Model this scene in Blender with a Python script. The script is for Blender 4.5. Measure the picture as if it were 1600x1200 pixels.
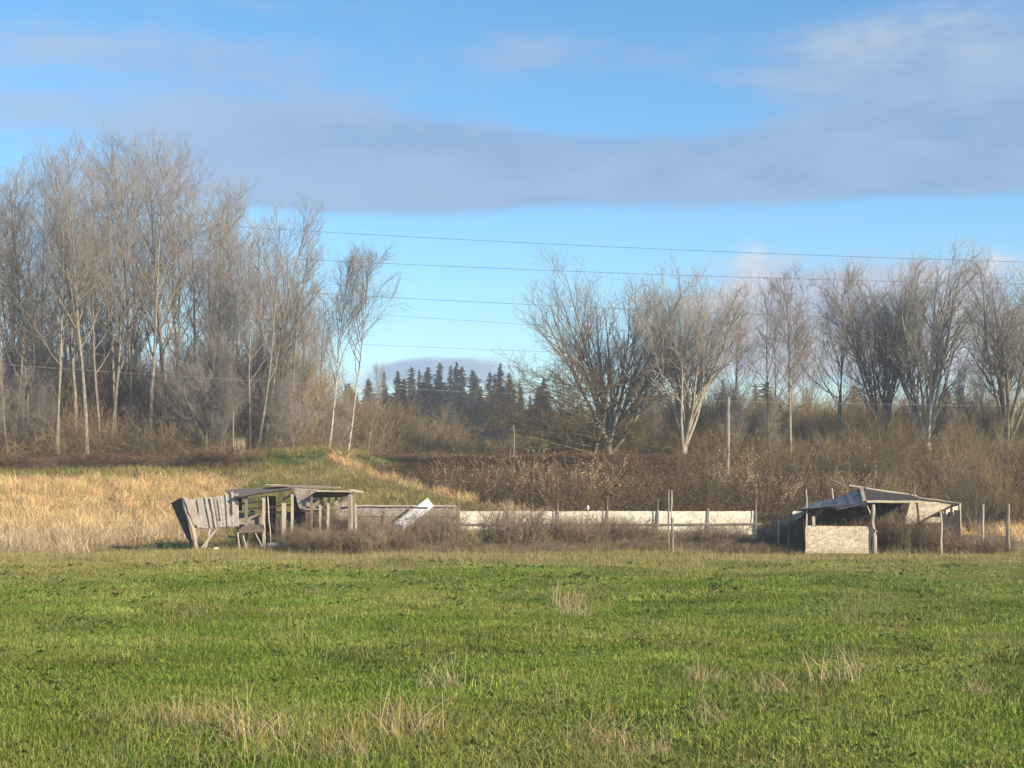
import bpy, math, random
import numpy as np
from mathutils import Vector

# ------------------------------------------------------------------ clear
for o in list(bpy.data.objects):
    bpy.data.objects.remove(o)
scene = bpy.context.scene
col = scene.collection
R = math.radians

# ------------------------------------------------------------------ camera
H = 2.6           # eye height above the flat field
F = 2400.0        # focal length in photograph pixels (1600 wide)
HZ = 754.0        # horizon row in the photograph
cam = bpy.data.cameras.new('camera')
cam.sensor_width = 36.0
cam.lens = 36.0 * F / 1600.0
cam.shift_y = (HZ - 600.0) / 1600.0
cam.clip_start = 0.1
cam.clip_end = 9000.0
camo = bpy.data.objects.new('camera', cam)
camo.location = (0, 0, H)
camo.rotation_euler = (R(90), 0, 0)
col.objects.link(camo)
scene.camera = camo

# ------------------------------------------------------------------ exposure
vs = scene.view_settings
vs.view_transform = 'Standard'
vs.look = 'None'
vs.exposure = 0.84
vs.gamma = 1.0
vs.use_curve_mapping = False
scene.cycles.max_bounces = 4
scene.cycles.diffuse_bounces = 2
scene.cycles.glossy_bounces = 1
scene.cycles.use_adaptive_sampling = True
scene.cycles.adaptive_threshold = 0.02
scene.cycles.transmission_bounces = 2

# ------------------------------------------------------------------ sun
SUN_EL = 25.0
sd = Vector((-0.80, 0.60, 0)).normalized()          # the way shadows fall on the ground
sun_dir = Vector((-sd.x * math.cos(R(SUN_EL)), -sd.y * math.cos(R(SUN_EL)), math.sin(R(SUN_EL))))
sl = bpy.data.lights.new('sun', 'SUN')
sl.energy = 5.0
sl.angle = R(0.53)
sl.color = (1.0, 0.84, 0.62)
so = bpy.data.objects.new('sun', sl)
so.rotation_euler = (-sun_dir).to_track_quat('-Z', 'Y').to_euler()
so.location = (60, -40, 60)
col.objects.link(so)

# ------------------------------------------------------------------ world: sky with cloud layers
world = bpy.data.worlds.new('World')
scene.world = world
world.use_nodes = True
world.cycles.sampling_method = 'MANUAL'
world.cycles.sample_map_resolution = 256
nt = world.node_tree
for n in list(nt.nodes):
    nt.nodes.remove(n)


class NT:
    """tiny helper for building node graphs"""
    def __init__(self, tree):
        self.t = tree

    def n(self, kind, **kw):
        nd = self.t.nodes.new(kind)
        for k, v in kw.items():
            setattr(nd, k, v)
        return nd

    def put(self, sock, v):
        if hasattr(v, 'links') or hasattr(v, 'is_output'):
            self.t.links.new(v, sock)
        else:
            sock.default_value = v

    def m(self, op, a, b=0.0, c=0.0, clamp=False):
        nd = self.n('ShaderNodeMath', operation=op, use_clamp=clamp)
        self.put(nd.inputs[0], a)
        self.put(nd.inputs[1], b)
        self.put(nd.inputs[2], c)
        return nd.outputs[0]

    def mixc(self, f, a, b, mode='MIX'):
        nd = self.n('ShaderNodeMix', data_type='RGBA', blend_type=mode)
        self.put(nd.inputs[0], f)
        self.put(nd.inputs[6], a)
        self.put(nd.inputs[7], b)
        return nd.outputs[2]

    def noise(self, vec, scale, detail=4.0, rough=0.5, dist=0.0):
        nd = self.n('ShaderNodeTexNoise')
        if vec is not None:
            self.put(nd.inputs['Vector'], vec)
        nd.inputs['Scale'].default_value = scale
        nd.inputs['Detail'].default_value = detail
        nd.inputs['Roughness'].default_value = rough
        nd.inputs['Distortion'].default_value = dist
        return nd.outputs['Fac']

    def mapping(self, vec, scale=(1, 1, 1), loc=(0, 0, 0), rot=(0, 0, 0)):
        nd = self.n('ShaderNodeMapping')
        self.put(nd.inputs['Vector'], vec)
        nd.inputs['Scale'].default_value = scale
        nd.inputs['Location'].default_value = loc
        nd.inputs['Rotation'].default_value = rot
        return nd.outputs[0]

    def ramp(self, f, stops):
        nd = self.n('ShaderNodeValToRGB')
        self.put(nd.inputs[0], f)
        cr = nd.color_ramp
        while len(cr.elements) < len(stops):
            cr.elements.new(0.5)
        for e, (p, c) in zip(cr.elements, stops):
            e.position = p
            e.color = (c[0], c[1], c[2], 1) if hasattr(c, '__len__') else (c, c, c, 1)
        return nd.outputs[0]

    def smooth(self, f, a, b):
        nd = self.n('ShaderNodeMapRange', interpolation_type='SMOOTHSTEP')
        self.put(nd.inputs[0], f)
        nd.inputs[1].default_value = a
        nd.inputs[2].default_value = b
        return nd.outputs[0]


w = NT(nt)
sky = w.n('ShaderNodeTexSky', sky_type='NISHITA')
sky.sun_disc = False
sky.sun_elevation = R(SUN_EL)
sky.sun_rotation = math.atan2(sun_dir.x, sun_dir.y)
sky.altitude = 0
sky.air_density = 1.0
sky.dust_density = 0.0
sky.ozone_density = 3.0
hs = w.n('ShaderNodeHueSaturation')
hs.inputs['Saturation'].default_value = 1.18
hs.inputs['Value'].default_value = 1.0
w.put(hs.inputs['Color'], w.mixc(1.0, sky.outputs[0], (0.95, 1.04, 1.06, 1), 'MULTIPLY'))
tc = w.n('ShaderNodeTexCoord')
dirv = tc.outputs['Generated']
sep = w.n('ShaderNodeSeparateXYZ')
w.put(sep.inputs[0], dirv)
az = w.m('ARCTAN2', sep.outputs[0], sep.outputs[1])
el = w.m('ARCSINE', sep.outputs[2])
streak = w.noise(w.mapping(dirv, (7, 7, 26), (3.1, 1.7, 0.4)), 1.0, 5.0, 0.62, 0.5)
puff = w.noise(w.mapping(dirv, (14, 14, 34), (0.3, 5.7, 2.4)), 1.0, 5.0, 0.58, 0.25)
broad = w.noise(w.mapping(dirv, (2.2, 2.2, 5.5), (1.3, 0.2, 4.4)), 1.0, 3.0, 0.5)


def blob(px, py, sx, sy, p=2.0):
    """soft cloud bank centred on a compass direction and an elevation (radians)"""
    a0 = math.atan((px - 800) / F)
    e0 = math.atan((HZ - py) / F)
    da = w.m('POWER', w.m('ABSOLUTE', w.m('MULTIPLY', w.m('SUBTRACT', az, a0), F / sx)), p)
    de = w.m('POWER', w.m('ABSOLUTE', w.m('MULTIPLY', w.m('SUBTRACT', el, e0), F / sy)), p)
    return w.m('EXPONENT', w.m('MULTIPLY', w.m('ADD', da, de), -1.0))


def addn(*a):
    r = a[0]
    for b in a[1:]:
        r = w.m('ADD', r, b)
    return r


# grey-lilac stratus bank
bank = addn(blob(1250, 268, 930, 60, 4.0), w.m('MULTIPLY', blob(520, 245, 280, 80, 3.0), 0.90),
            w.m('MULTIPLY', blob(1460, 150, 260, 125, 3.0), 0.95), w.m('MULTIPLY', blob(150, 110, 430, 50), 0.68),
            w.m('MULTIPLY', blob(930, 80, 300, 50), 0.50), w.m('MULTIPLY', blob(40, 205, 300, 42), 0.70),
            w.m('MULTIPLY', blob(420, 15, 420, 22), 0.44))
bankm = addn(bank, w.m('MULTIPLY', w.m('SUBTRACT', streak, 0.5), 1.45), w.m('MULTIPLY', w.m('SUBTRACT', puff, 0.5), 0.75))
# the same stratus carries on round the sky outside the view
outer = w.m('MULTIPLY', w.smooth(w.m('ABSOLUTE', az), 0.5, 0.9), w.smooth(broad, 0.42, 0.68))
over = w.m('MULTIPLY', w.smooth(el, 0.36, 0.6), w.smooth(broad, 0.42, 0.68))
bankm = addn(bankm, w.m('MULTIPLY', outer, 0.8), w.m('MULTIPLY', over, 0.8))
bank_f = w.m('MULTIPLY', w.smooth(bankm, 0.24, 0.92), 0.92)
# low white cumulus near the horizon
low = addn(blob(1330, 505, 330, 120, 2.4), w.m('MULTIPLY', blob(690, 580, 105, 26), 0.9),
           w.m('MULTIPLY', blob(150, 600, 420, 60), 0.75), w.m('MULTIPLY', blob(900, 715, 1600, 55), 0.9))
lowm = w.m('ADD', low, w.m('MULTIPLY', w.m('SUBTRACT', puff, 0.5), 1.1))
low_f = w.m('MULTIPLY', w.smooth(lowm, 0.38, 0.72), 0.93)
bankcol = w.mixc(w.smooth(w.m('ADD', w.m('MULTIPLY', puff, 0.5), w.m('MULTIPLY', streak, 0.5)), 0.36, 0.62), (1.42, 2.36, 3.85, 1), (1.95, 2.86, 4.25, 1))
lit = w.m('MULTIPLY', blob(1430, 55, 180, 66), w.smooth(puff, 0.36, 0.60))
bankcol = w.mixc(w.smooth(w.m('ADD', az, w.m('MULTIPLY', broad, 0.15)), 0.02, -0.32), bankcol, (2.3, 3.3, 4.7, 1))
bankcol = w.mixc(w.m('MULTIPLY', lit, 0.72), bankcol, (3.2, 3.55, 4.2, 1))
lowcol = w.mixc(w.smooth(puff, 0.40, 0.70), (2.7, 3.3, 4.3, 1), (4.5, 4.55, 4.8, 1))
lowcol = w.mixc(blob(640, 580, 260, 50), lowcol, (2.1, 2.9, 4.0, 1))
c1 = w.mixc(low_f, hs.outputs[0], lowcol)
c2 = w.mixc(bank_f, c1, bankcol)
bg = w.n('ShaderNodeBackground')
bg.inputs['Strength'].default_value = 0.10
w.put(bg.inputs['Color'], c2)
wo = w.n('ShaderNodeOutputWorld')
nt.links.new(bg.outputs[0], wo.inputs[0])

# ------------------------------------------------------------------ helpers
rng = np.random.default_rng(7)
random.seed(7)


def W(px, py, d):
    """world point at depth d (metres) that the photograph shows at pixel px, py"""
    return Vector(((px - 800.0) * d / F, d, H - (py - HZ) * d / F))


def sstep(a, b, x):
    t = np.clip((np.asarray(x, float) - a) / (b - a), 0, 1)
    return t * t * (3 - 2 * t)


def tag(o, label=None, cat=None, group=None, kind=None):
    if label: o['label'] = label
    if cat: o['category'] = cat
    if group: o['group'] = group
    if kind: o['kind'] = kind
    return o


def empty(name, loc=(0, 0, 0), rz=0.0, sc=1.0):
    o = bpy.data.objects.new(name, None)
    o.empty_display_size = 0.2
    o.location = loc
    o.rotation_euler = (0, 0, rz)
    o.scale = (sc, sc, sc)
    col.objects.link(o)
    return o


def mesh_np(name, V, faces4=None, faces3=None, mat=None, smooth=True):
    me = bpy.data.meshes.new(name)
    V = np.asarray(V, np.float32)
    nq = 0 if faces4 is None else len(faces4)
    n3 = 0 if faces3 is None else len(faces3)
    me.vertices.add(len(V))
    me.vertices.foreach_set('co', V.ravel())
    idx = []
    if nq: idx.append(np.asarray(faces4, np.int32).ravel())
    if n3: idx.append(np.asarray(faces3, np.int32).ravel())
    idx = np.concatenate(idx)
    me.loops.add(len(idx))
    me.loops.foreach_set('vertex_index', idx)
    me.polygons.add(nq + n3)
    tot = np.concatenate([np.full(nq, 4, np.int32), np.full(n3, 3, np.int32)])
    st = np.concatenate([[0], np.cumsum(tot)[:-1]]).astype(np.int32)
    me.polygons.foreach_set('loop_start', st)
    me.polygons.foreach_set('loop_total', tot)
    if smooth:
        me.polygons.foreach_set('use_smooth', np.ones(nq + n3, bool))
    me.update(calc_edges=True)
    if mat: me.materials.append(mat)
    return me


def obj(name, me, parent=None):
    o = bpy.data.objects.new(name, me)
    col.objects.link(o)
    if parent is not None: o.parent = parent
    return o


class MB:
    """collects boards, sheets and poles; build() links them as one mesh object"""
    def __init__(self):
        self.v = []
        self.f = []

    def add(self, vs, fs):
        b = len(self.v)
        self.v += [tuple(v) for v in vs]
        self.f += [tuple(i + b for i in f) for f in fs]
        return self

    def board(self, a, b, w_, t_, up=None, seg=4, jit=0.006, taper=1.0):
        """a sawn board from a to b, a little warped"""
        a = Vector(a); b = Vector(b)
        d = (b - a).normalized()
        u = Vector(up) if up is not None else Vector((0, 1, 0))
        if abs(d.dot(u)) > 0.95: u = Vector((1, 0, 0))
        s = d.cross(u).normalized()
        u = s.cross(d).normalized()
        vs = []
        for i in range(seg + 1):
            k = i / seg
            c = a.lerp(b, k) + s * random.gauss(0, jit) + u * random.gauss(0, jit)
            ww = w_ * (1 + (taper - 1) * k) * 0.5
            tt = t_ * 0.5
            for sx, sy in ((-1, -1), (1, -1), (1, 1), (-1, 1)):
                vs.append(c + s * (ww * sx + random.gauss(0, jit * .4)) + u * (tt * sy))
        fs = [(3, 2, 1, 0), tuple(seg * 4 + i for i in range(4))]
        for i in range(seg):
            for j in range(4):
                k = (j + 1) % 4
                fs.append((i * 4 + j, i * 4 + k, i * 4 + 4 + k, i * 4 + 4 + j))
        return self.add(vs, fs)

    def pole(self, pts, r0, r1, sides=7, jit=0.01):
        """a round, slightly crooked pole through the points"""
        pts = [Vector(p) for p in pts]
        P = []
        for i in range(len(pts) - 1):
            n = max(2, int((pts[i + 1] - pts[i]).length / 0.35))
            for k in range(n):
                P.append(pts[i].lerp(pts[i + 1], k / n))
        P.append(pts[-1])
        vs = []
        for i, p in enumerate(P):
            k = i / (len(P) - 1)
            q = P[min(i + 1, len(P) - 1)] - P[max(i - 1, 0)]
            q.normalize()
            a = q.cross(Vector((0.2, 1, 0.1))).normalized()
            b = q.cross(a)
            r = (r0 + (r1 - r0) * k) * (1 + random.gauss(0, .06))
            off = a * random.gauss(0, jit) + b * random.gauss(0, jit)
            for s in range(sides):
                t = 2 * math.pi * s / sides
                vs.append(p + off + (a * math.cos(t) + b * math.sin(t)) * r * (1 + random.gauss(0, .05)))
        fs = [tuple(reversed(range(sides))), tuple((len(P) - 1) * sides + s for s in range(sides))]
        for i in range(len(P) - 1):
            for s in range(sides):
                k = (s + 1) % sides
                fs.append((i * sides + s, i * sides + k, (i + 1) * sides + k, (i + 1) * sides + s))
        return self.add(vs, fs)

    def sheet(self, c, th=0.012, nu=8, nv=6, wave=0.0, bow=0.0, rag=0.0, nrm=None):
        """a sheet with four corners c (anticlockwise), real thickness, warp and ragged edge"""
        c = [Vector(p) for p in c]
        n = (c[1] - c[0]).cross(c[3] - c[0]).normalized()
        ph = random.random() * 6
        top, bot = [], []
        for j in range(nv + 1):
            for i in range(nu + 1):
                u, v = i / nu, j / nv
                uu, vv = u, v
                if rag and (j in (0, nv)): vv += random.uniform(-rag, rag)
                if rag and (i in (0, nu)): uu += random.uniform(-rag, rag)
                p = c[0].lerp(c[1], uu).lerp(c[3].lerp(c[2], uu), vv)
                z = wave * math.sin(u * 17 + ph) * (0.6 + .4 * math.sin(v * 3)) + bow * math.sin(u * math.pi) * math.sin(v * math.pi) + random.gauss(0, wave * .3)
                top.append(p + n * (z + th / 2))
                bot.append(p + n * (z - th / 2))
        m = len(top)
        fs = []
        W_ = nu + 1
        for j in range(nv):
            for i in range(nu):
                a = j * W_ + i
                fs.append((a, a + 1, a + 1 + W_, a + W_))
                fs.append((m + a + W_, m + a + 1 + W_, m + a + 1, m + a))
        ring = [i for i in range(nu)] + [nu + j * W_ for j in range(nv)] + [nv * W_ + nu - i for i in range(nu)] + [(nv - j) * W_ for j in range(nv)]
        for k in range(len(ring)):
            a, b = ring[k], ring[(k + 1) % len(ring)]
            fs.append((a, m + a, m + b, b))
        return self.add(top + bot, fs)

    def build(self, name, mat, parent=None, smooth=False):
        off = Vector(parent.location) if parent is not None else Vector((0, 0, 0))
        if parent is not None and parent.parent is not None:
            off = Vector((0, 0, 0)) + Vector(parent.parent.location) + Vector(parent.location)
        me = bpy.data.meshes.new(name)
        me.from_pydata([tuple(Vector(v) - off) for v in self.v], [], self.f)
        me.update()
        if smooth:
            me.polygons.foreach_set('use_smooth', np.ones(len(me.polygons), bool))
        me.materials.append(mat)
        return obj(name, me, parent)

    def thing(self, name, mat, label, cat, group=None, smooth=False):
        """a one-mesh thing with its origin at its base"""
        v = np.array([tuple(p) for p in self.v])
        base = Vector((v[:, 0].mean(), v[:, 1].mean(), v[:, 2].min()))
        me = bpy.data.meshes.new(name)
        me.from_pydata([tuple(Vector(p) - base) for p in self.v], [], self.f)
        me.update()
        if smooth:
            me.polygons.foreach_set('use_smooth', np.ones(len(me.polygons), bool))
        me.materials.append(mat)
        o = obj(name, me)
        o.location = base
        return tag(o, label, cat, group)


# ------------------------------------------------------------------ materials
def new_mat(name):
    m = bpy.data.materials.new(name)
    m.use_nodes = True
    g = NT(m.node_tree)
    b = m.node_tree.nodes['Principled BSDF']
    b.inputs['Roughness'].default_value = 0.9
    b.inputs['Specular IOR Level'].default_value = 0.15
    return m, g, b


def objcoord(g):
    return g.n('ShaderNodeTexCoord').outputs['Object']


def bump(g, b, h, strength=0.4, dist=0.02):
    nd = g.n('ShaderNodeBump')
    nd.inputs['Strength'].default_value = strength
    nd.inputs['Distance'].default_value = dist
    g.put(nd.inputs['Height'], h)
    g.put(b.inputs['Normal'], nd.outputs[0])


def mat_wood(name, stops, scale=(3, 3, 3), grain=14.0, rough=0.85):
    """weathered wood or board: streaked noise between colour stops"""
    m, g, b = new_mat(name)
    v = g.mapping(objcoord(g), scale)
    a = g.noise(v, grain, 6, 0.65, 0.3)
    l = g.noise(objcoord(g), 1.7, 3, 0.5)
    f = g.m('ADD', g.m('MULTIPLY', a, 0.65), g.m('MULTIPLY', l, 0.35))
    g.put(b.inputs['Base Color'], g.ramp(f, stops))
    b.inputs['Roughness'].default_value = rough
    bump(g, b, a, 0.5, 0.01)
    return m


def mat_chip(name, stops, stain):
    """flake board: coarse chips with a stain running over it"""
    m, g, b = new_mat(name)
    v = objcoord(g)
    vo = g.n('ShaderNodeTexVoronoi')
    g.put(vo.inputs['Vector'], g.mapping(v, (1, 1, 1.6)))
    vo.inputs['Scale'].default_value = 11.0
    big = g.noise(v, 2.2, 5, 0.6, 0.4)
    fine = g.noise(v, 26, 4, 0.6)
    sepc = g.n('ShaderNodeSeparateColor')
    g.put(sepc.inputs[0], vo.outputs['Color'])
    f = g.m('ADD', g.m('MULTIPLY', sepc.outputs[0], 0.40), g.m('ADD', g.m('MULTIPLY', big, 0.35), g.m('MULTIPLY', fine, 0.25)))
    c = g.ramp(f, stops)
    run = g.noise(g.mapping(v, (5, 5, 0.7)), 2.0, 5, 0.6)
    c = g.mixc(g.m('MULTIPLY', g.smooth(run, 0.52, 0.72), 0.75), c, stain)
    g.put(b.inputs['Base Color'], c)
    bump(g, b, fine, 0.4, 0.01)
    return m


def mat_plain(name, c, c2=None, rough=0.8, scale=6.0, metal=0.0):
    m, g, b = new_mat(name)
    c2 = c2 or tuple(x * 0.7 for x in c)
    n1 = g.noise(objcoord(g), scale, 6, 0.6, 0.2)
    g.put(b.inputs['Base Color'], g.ramp(n1, [(0.3, c), (0.7, c2)]))
    b.inputs['Roughness'].default_value = rough
    b.inputs['Metallic'].default_value = metal
    return m


def mat_bark(name, c_dark, c_light, moss=None, patch=0.5):
    m, g, b = new_mat(name)
    v = objcoord(g)
    n1 = g.noise(g.mapping(v, (3, 3, 0.8)), 3.0, 6, 0.65, 0.4)
    c = g.ramp(n1, [(patch - 0.14, c_dark), (patch + 0.10, c_light)])
    if moss:
        n2 = g.noise(v, 0.7, 4, 0.6)
        c = g.mixc(g.smooth(n2, 0.5, 0.68), c, moss)
    inf = g.n('ShaderNodeObjectInfo')
    k = g.m('ADD', 0.82, g.m('MULTIPLY', inf.outputs['Random'], 0.36))
    mul = g.n('ShaderNodeVectorMath', operation='SCALE')
    g.put(mul.inputs[0], c)
    g.put(mul.inputs['Scale'], k)
    g.put(b.inputs['Base Color'], mul.outputs[0])
    return m


def mat_leaf(name, default=(0.1, 0.1, 0.05), transl=0.25, var=0.35):
    """blades, stems and leaves: colour comes from the 'tint' each scattered plant carries"""
    m = bpy.data.materials.new(name)
    m.use_nodes = True
    g = NT(m.node_tree)
    for n in list(m.node_tree.nodes): m.node_tree.nodes.remove(n)
    at = g.n('ShaderNodeAttribute', attribute_type='INSTANCER', attribute_name='tint')
    loc = g.n('ShaderNodeAttribute', attribute_type='GEOMETRY', attribute_name='shade')
    k = g.m('ADD', 1.0 - var, g.m('MULTIPLY', loc.outputs['Fac'], 2 * var))
    mul = g.n('ShaderNodeVectorMath', operation='SCALE')
    g.put(mul.inputs[0], at.outputs['Color'])
    g.put(mul.inputs['Scale'], k)
    d = g.n('ShaderNodeBsdfDiffuse')
    t = g.n('ShaderNodeBsdfTranslucent')
    g.put(d.inputs[0], mul.outputs[0])
    g.put(t.inputs[0], mul.outputs[0])
    mx = g.n('ShaderNodeMixShader')
    mx.inputs[0].default_value = transl
    m.node_tree.links.new(d.outputs[0], mx.inputs[1])
    m.node_tree.links.new(t.outputs[0], mx.inputs[2])
    out = g.n('ShaderNodeOutputMaterial')
    m.node_tree.links.new(mx.outputs[0], out.inputs[0])
    return m


M = {}
M['board_grey'] = mat_wood('board_grey', [(0.30, (0.10, 0.082, 0.065)), (0.5, (0.24, 0.20, 0.16)), (0.72, (0.40, 0.35, 0.29))])
M['board_pale'] = mat_wood('board_pale', [(0.30, (0.22, 0.185, 0.14)), (0.5, (0.44, 0.38, 0.30)), (0.72, (0.62, 0.56, 0.46))])
M['board_dark'] = mat_wood('board_dark', [(0.30, (0.022, 0.018, 0.015)), (0.5, (0.05, 0.042, 0.035)), (0.72, (0.10, 0.085, 0.07))])
M['board_brown'] = mat_wood('board_brown', [(0.30, (0.09, 0.07, 0.055)), (0.5, (0.17, 0.135, 0.105)), (0.72, (0.27, 0.22, 0.175))])
M['chip_cream'] = mat_chip('chip_cream', [(0.25, (0.56, 0.48, 0.37)), (0.5, (0.74, 0.67, 0.54)), (0.75, (0.82, 0.77, 0.66))], (0.50, 0.42, 0.32, 1))
M['chip_tan'] = mat_chip('chip_tan', [(0.25, (0.34, 0.27, 0.195)), (0.5, (0.52, 0.44, 0.33)), (0.75, (0.66, 0.58, 0.46))], (0.33, 0.26, 0.19, 1))
M['chip_grey'] = mat_chip('chip_grey', [(0.25, (0.20, 0.17, 0.145)), (0.5, (0.29, 0.25, 0.215)), (0.75, (0.40, 0.36, 0.31))], (0.17, 0.14, 0.12, 1))
M['white_panel'] = mat_chip('white_panel', [(0.25, (0.64, 0.62, 0.56)), (0.5, (0.78, 0.76, 0.71)), (0.75, (0.84, 0.83, 0.79))], (0.50, 0.45, 0.38, 1))
M['sheet_grey'] = mat_chip('sheet_grey', [(0.25, (0.27, 0.245, 0.22)), (0.5, (0.36, 0.33, 0.30)), (0.75, (0.46, 0.43, 0.40))], (0.26, 0.22, 0.18, 1))
M['slate_sheet'] = mat_plain('slate_sheet', (0.065, 0.077, 0.092), (0.13, 0.145, 0.162), 0.6, 3.0)
M['slate_dark'] = mat_plain('slate_dark', (0.035, 0.045, 0.06), (0.06, 0.075, 0.095), 0.7, 4.0)
M['roof_felt'] = mat_plain('roof_felt', (0.035, 0.030, 0.026), (0.075, 0.064, 0.055), 0.95, 7.0)
M['log'] = mat_wood('log', [(0.30, (0.16, 0.13, 0.095)), (0.5, (0.38, 0.33, 0.25)), (0.72, (0.56, 0.50, 0.40))], (4, 4, 0.6), 9.0)
M['white_paint'] = mat_plain('white_paint', (0.80, 0.80, 0.77), (0.62, 0.60, 0.55), 0.6, 9.0)
M['teal_sheet'] = mat_plain('teal_sheet', (0.34, 0.44, 0.41), (0.24, 0.30, 0.27), 0.5, 5.0)
M['rust'] = mat_plain('rust', (0.10, 0.045, 0.025), (0.055, 0.03, 0.02), 0.8, 20.0)
M['tie'] = mat_plain('tie', (0.05, 0.04, 0.032), (0.09, 0.075, 0.06), 0.9, 8.0)
M['wire'] = mat_plain('wire', (0.06, 0.065, 0.07), (0.09, 0.09, 0.10), 0.5, 1.0)
M['wire_pale'] = mat_plain('wire_pale', (0.30, 0.28, 0.25), (0.38, 0.35, 0.31), 0.5, 1.0)
M['bark_pale'] = mat_bark('bark_pale', (0.11, 0.095, 0.078), (0.36, 0.32, 0.26), None, 0.52)
M['bark_birch'] = mat_bark('bark_birch', (0.10, 0.088, 0.072), (0.50, 0.46, 0.39), None, 0.48)
M['bark_grey'] = mat_bark('bark_grey', (0.10, 0.086, 0.070), (0.30, 0.26, 0.21), (0.14, 0.135, 0.07, 1), 0.5)
M['bark_maple'] = mat_bark('bark_maple', (0.13, 0.115, 0.092), (0.42, 0.37, 0.30), (0.19, 0.18, 0.105, 1), 0.48)
M['bark_moss'] = mat_bark('bark_moss', (0.055, 0.052, 0.032), (0.15, 0.14, 0.075), (0.12, 0.125, 0.045, 1), 0.5)
M['twig'] = mat_bark('twig', (0.215, 0.190, 0.165), (0.38, 0.342, 0.298), None, 0.5)
M['twig_dark'] = mat_bark('twig_dark', (0.16, 0.142, 0.125), (0.29, 0.26, 0.23), None, 0.5)
M['twig_olive'] = mat_bark('twig_olive', (0.095, 0.070, 0.035), (0.27, 0.20, 0.095), None, 0.5)
M['twig_maple'] = mat_bark('twig_maple', (0.27, 0.245, 0.205), (0.46, 0.42, 0.35), None, 0.5)
M['needle'] = mat_bark('needle', (0.018, 0.033, 0.018), (0.04, 0.062, 0.03), None, 0.5)
M['blade'] = mat_leaf('blade', transl=0.3)
M['stem'] = mat_leaf('stem', transl=0.1)

# ------------------------------------------------------------------ ground
def edge_x(y):
    return -9.5 + (95.0 - y) * 0.727


def terr(x, y):
    x = np.asarray(x, float); y = np.asarray(y, float)
    y0 = 65.0 + 9.0 * sstep(-15, -4, x)
    t = np.clip((y - y0) / (94.5 - y0), -0.1, 1.0)
    ramp = 3.3 * np.where(t > 0.08, t, np.maximum(0, t + 0.06) ** 2 / 0.245) 
    side = 1.0 - sstep(-1.0, 3.5, x - edge_x(y))
    left = ramp * side
    bank = 4.1 * sstep(89.5, 97.8, y)
    low = 0.25 * sstep(76, 88, y)
    z = np.maximum(np.maximum(left, bank), low)
    z = z + 0.62 * np.exp(-((x + 12.5) / 4.2) ** 2 - ((y - 96.5) / 2.6) ** 2)
    back = sstep(103.5, 111, y)
    z = z * (1 - back) + 3.0 * back
    fade = sstep(160, 600, np.hypot(x, y))
    z = z + fade * (7 * np.sin(x * 0.0021 + 1) * np.sin(y * 0.0017) - 2.5)
    nz = 0.045 * (np.sin(x * 0.83 + y * 0.31) + np.sin(y * 0.71 - x * 0.37 + 2) + 0.6 * np.sin(x * 2.1 + 1.3 * y))
    nz = nz * (1 - 0.8 * sstep(97.5, 98.2, y) * (1 - sstep(103, 105, y)))
    return z + nz


def tz(x, y):
    return float(terr(np.array([x]), np.array([y]))[0])


def gold_mask(x, y):
    g1 = (1 - sstep(-1.6, 2.2, x + 12.3 + (y - 60) * 0.11)) * sstep(48, 58, y - 0.25 * np.clip(-x - 14, -4, 6) * -0.6) * (1 - sstep(88.5, 91.5, y))
    g2 = np.exp(-((x - edge_x(y) + 0.3) / 1.7) ** 2) * sstep(77, 80, y) * (1 - sstep(95, 98, y))
    g3 = 0.42 * sstep(44, 53, y) * (1 - sstep(66, 76, y))
    g4 = 0.8 * sstep(19, 24, x) * sstep(60, 66, y) * (1 - sstep(84, 90, y))
    return np.clip(np.maximum.reduce([g1, g2, g3, g4]) * (1 - 0.95 * np.exp(-(((x + 13.3) / 3.1) ** 2 + ((y - 58.5) / 5.5) ** 2) ** 2)), 0, 1)


def axis(parts):
    out = []
    for a, b, n in parts:
        out += list(np.linspace(a, b, n, endpoint=False))
    out.append(parts[-1][1])
    return np.array(out)


def geo(a, b, n):
    return list(np.geomspace(a, b, n))


gx = np.concatenate([-np.array(geo(52, 2600, 22))[::-1], np.linspace(-51, 51, 205), np.array(geo(52, 2600, 22))])
gy = np.concatenate([-np.array(geo(3, 600, 10))[::-1], np.linspace(-2, 118, 241), np.array(geo(119, 3200, 32))])
GX, GY = np.meshgrid(gx, gy)
GZ = terr(GX, GY)
V = np.stack([GX.ravel(), GY.ravel(), GZ.ravel()], 1)
nx_, ny_ = len(gx), len(gy)
ii = (np.arange(ny_ - 1)[:, None] * nx_ + np.arange(nx_ - 1)[None]).ravel()
F4 = np.stack([ii, ii + 1, ii + 1 + nx_, ii + nx_], 1)


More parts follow.
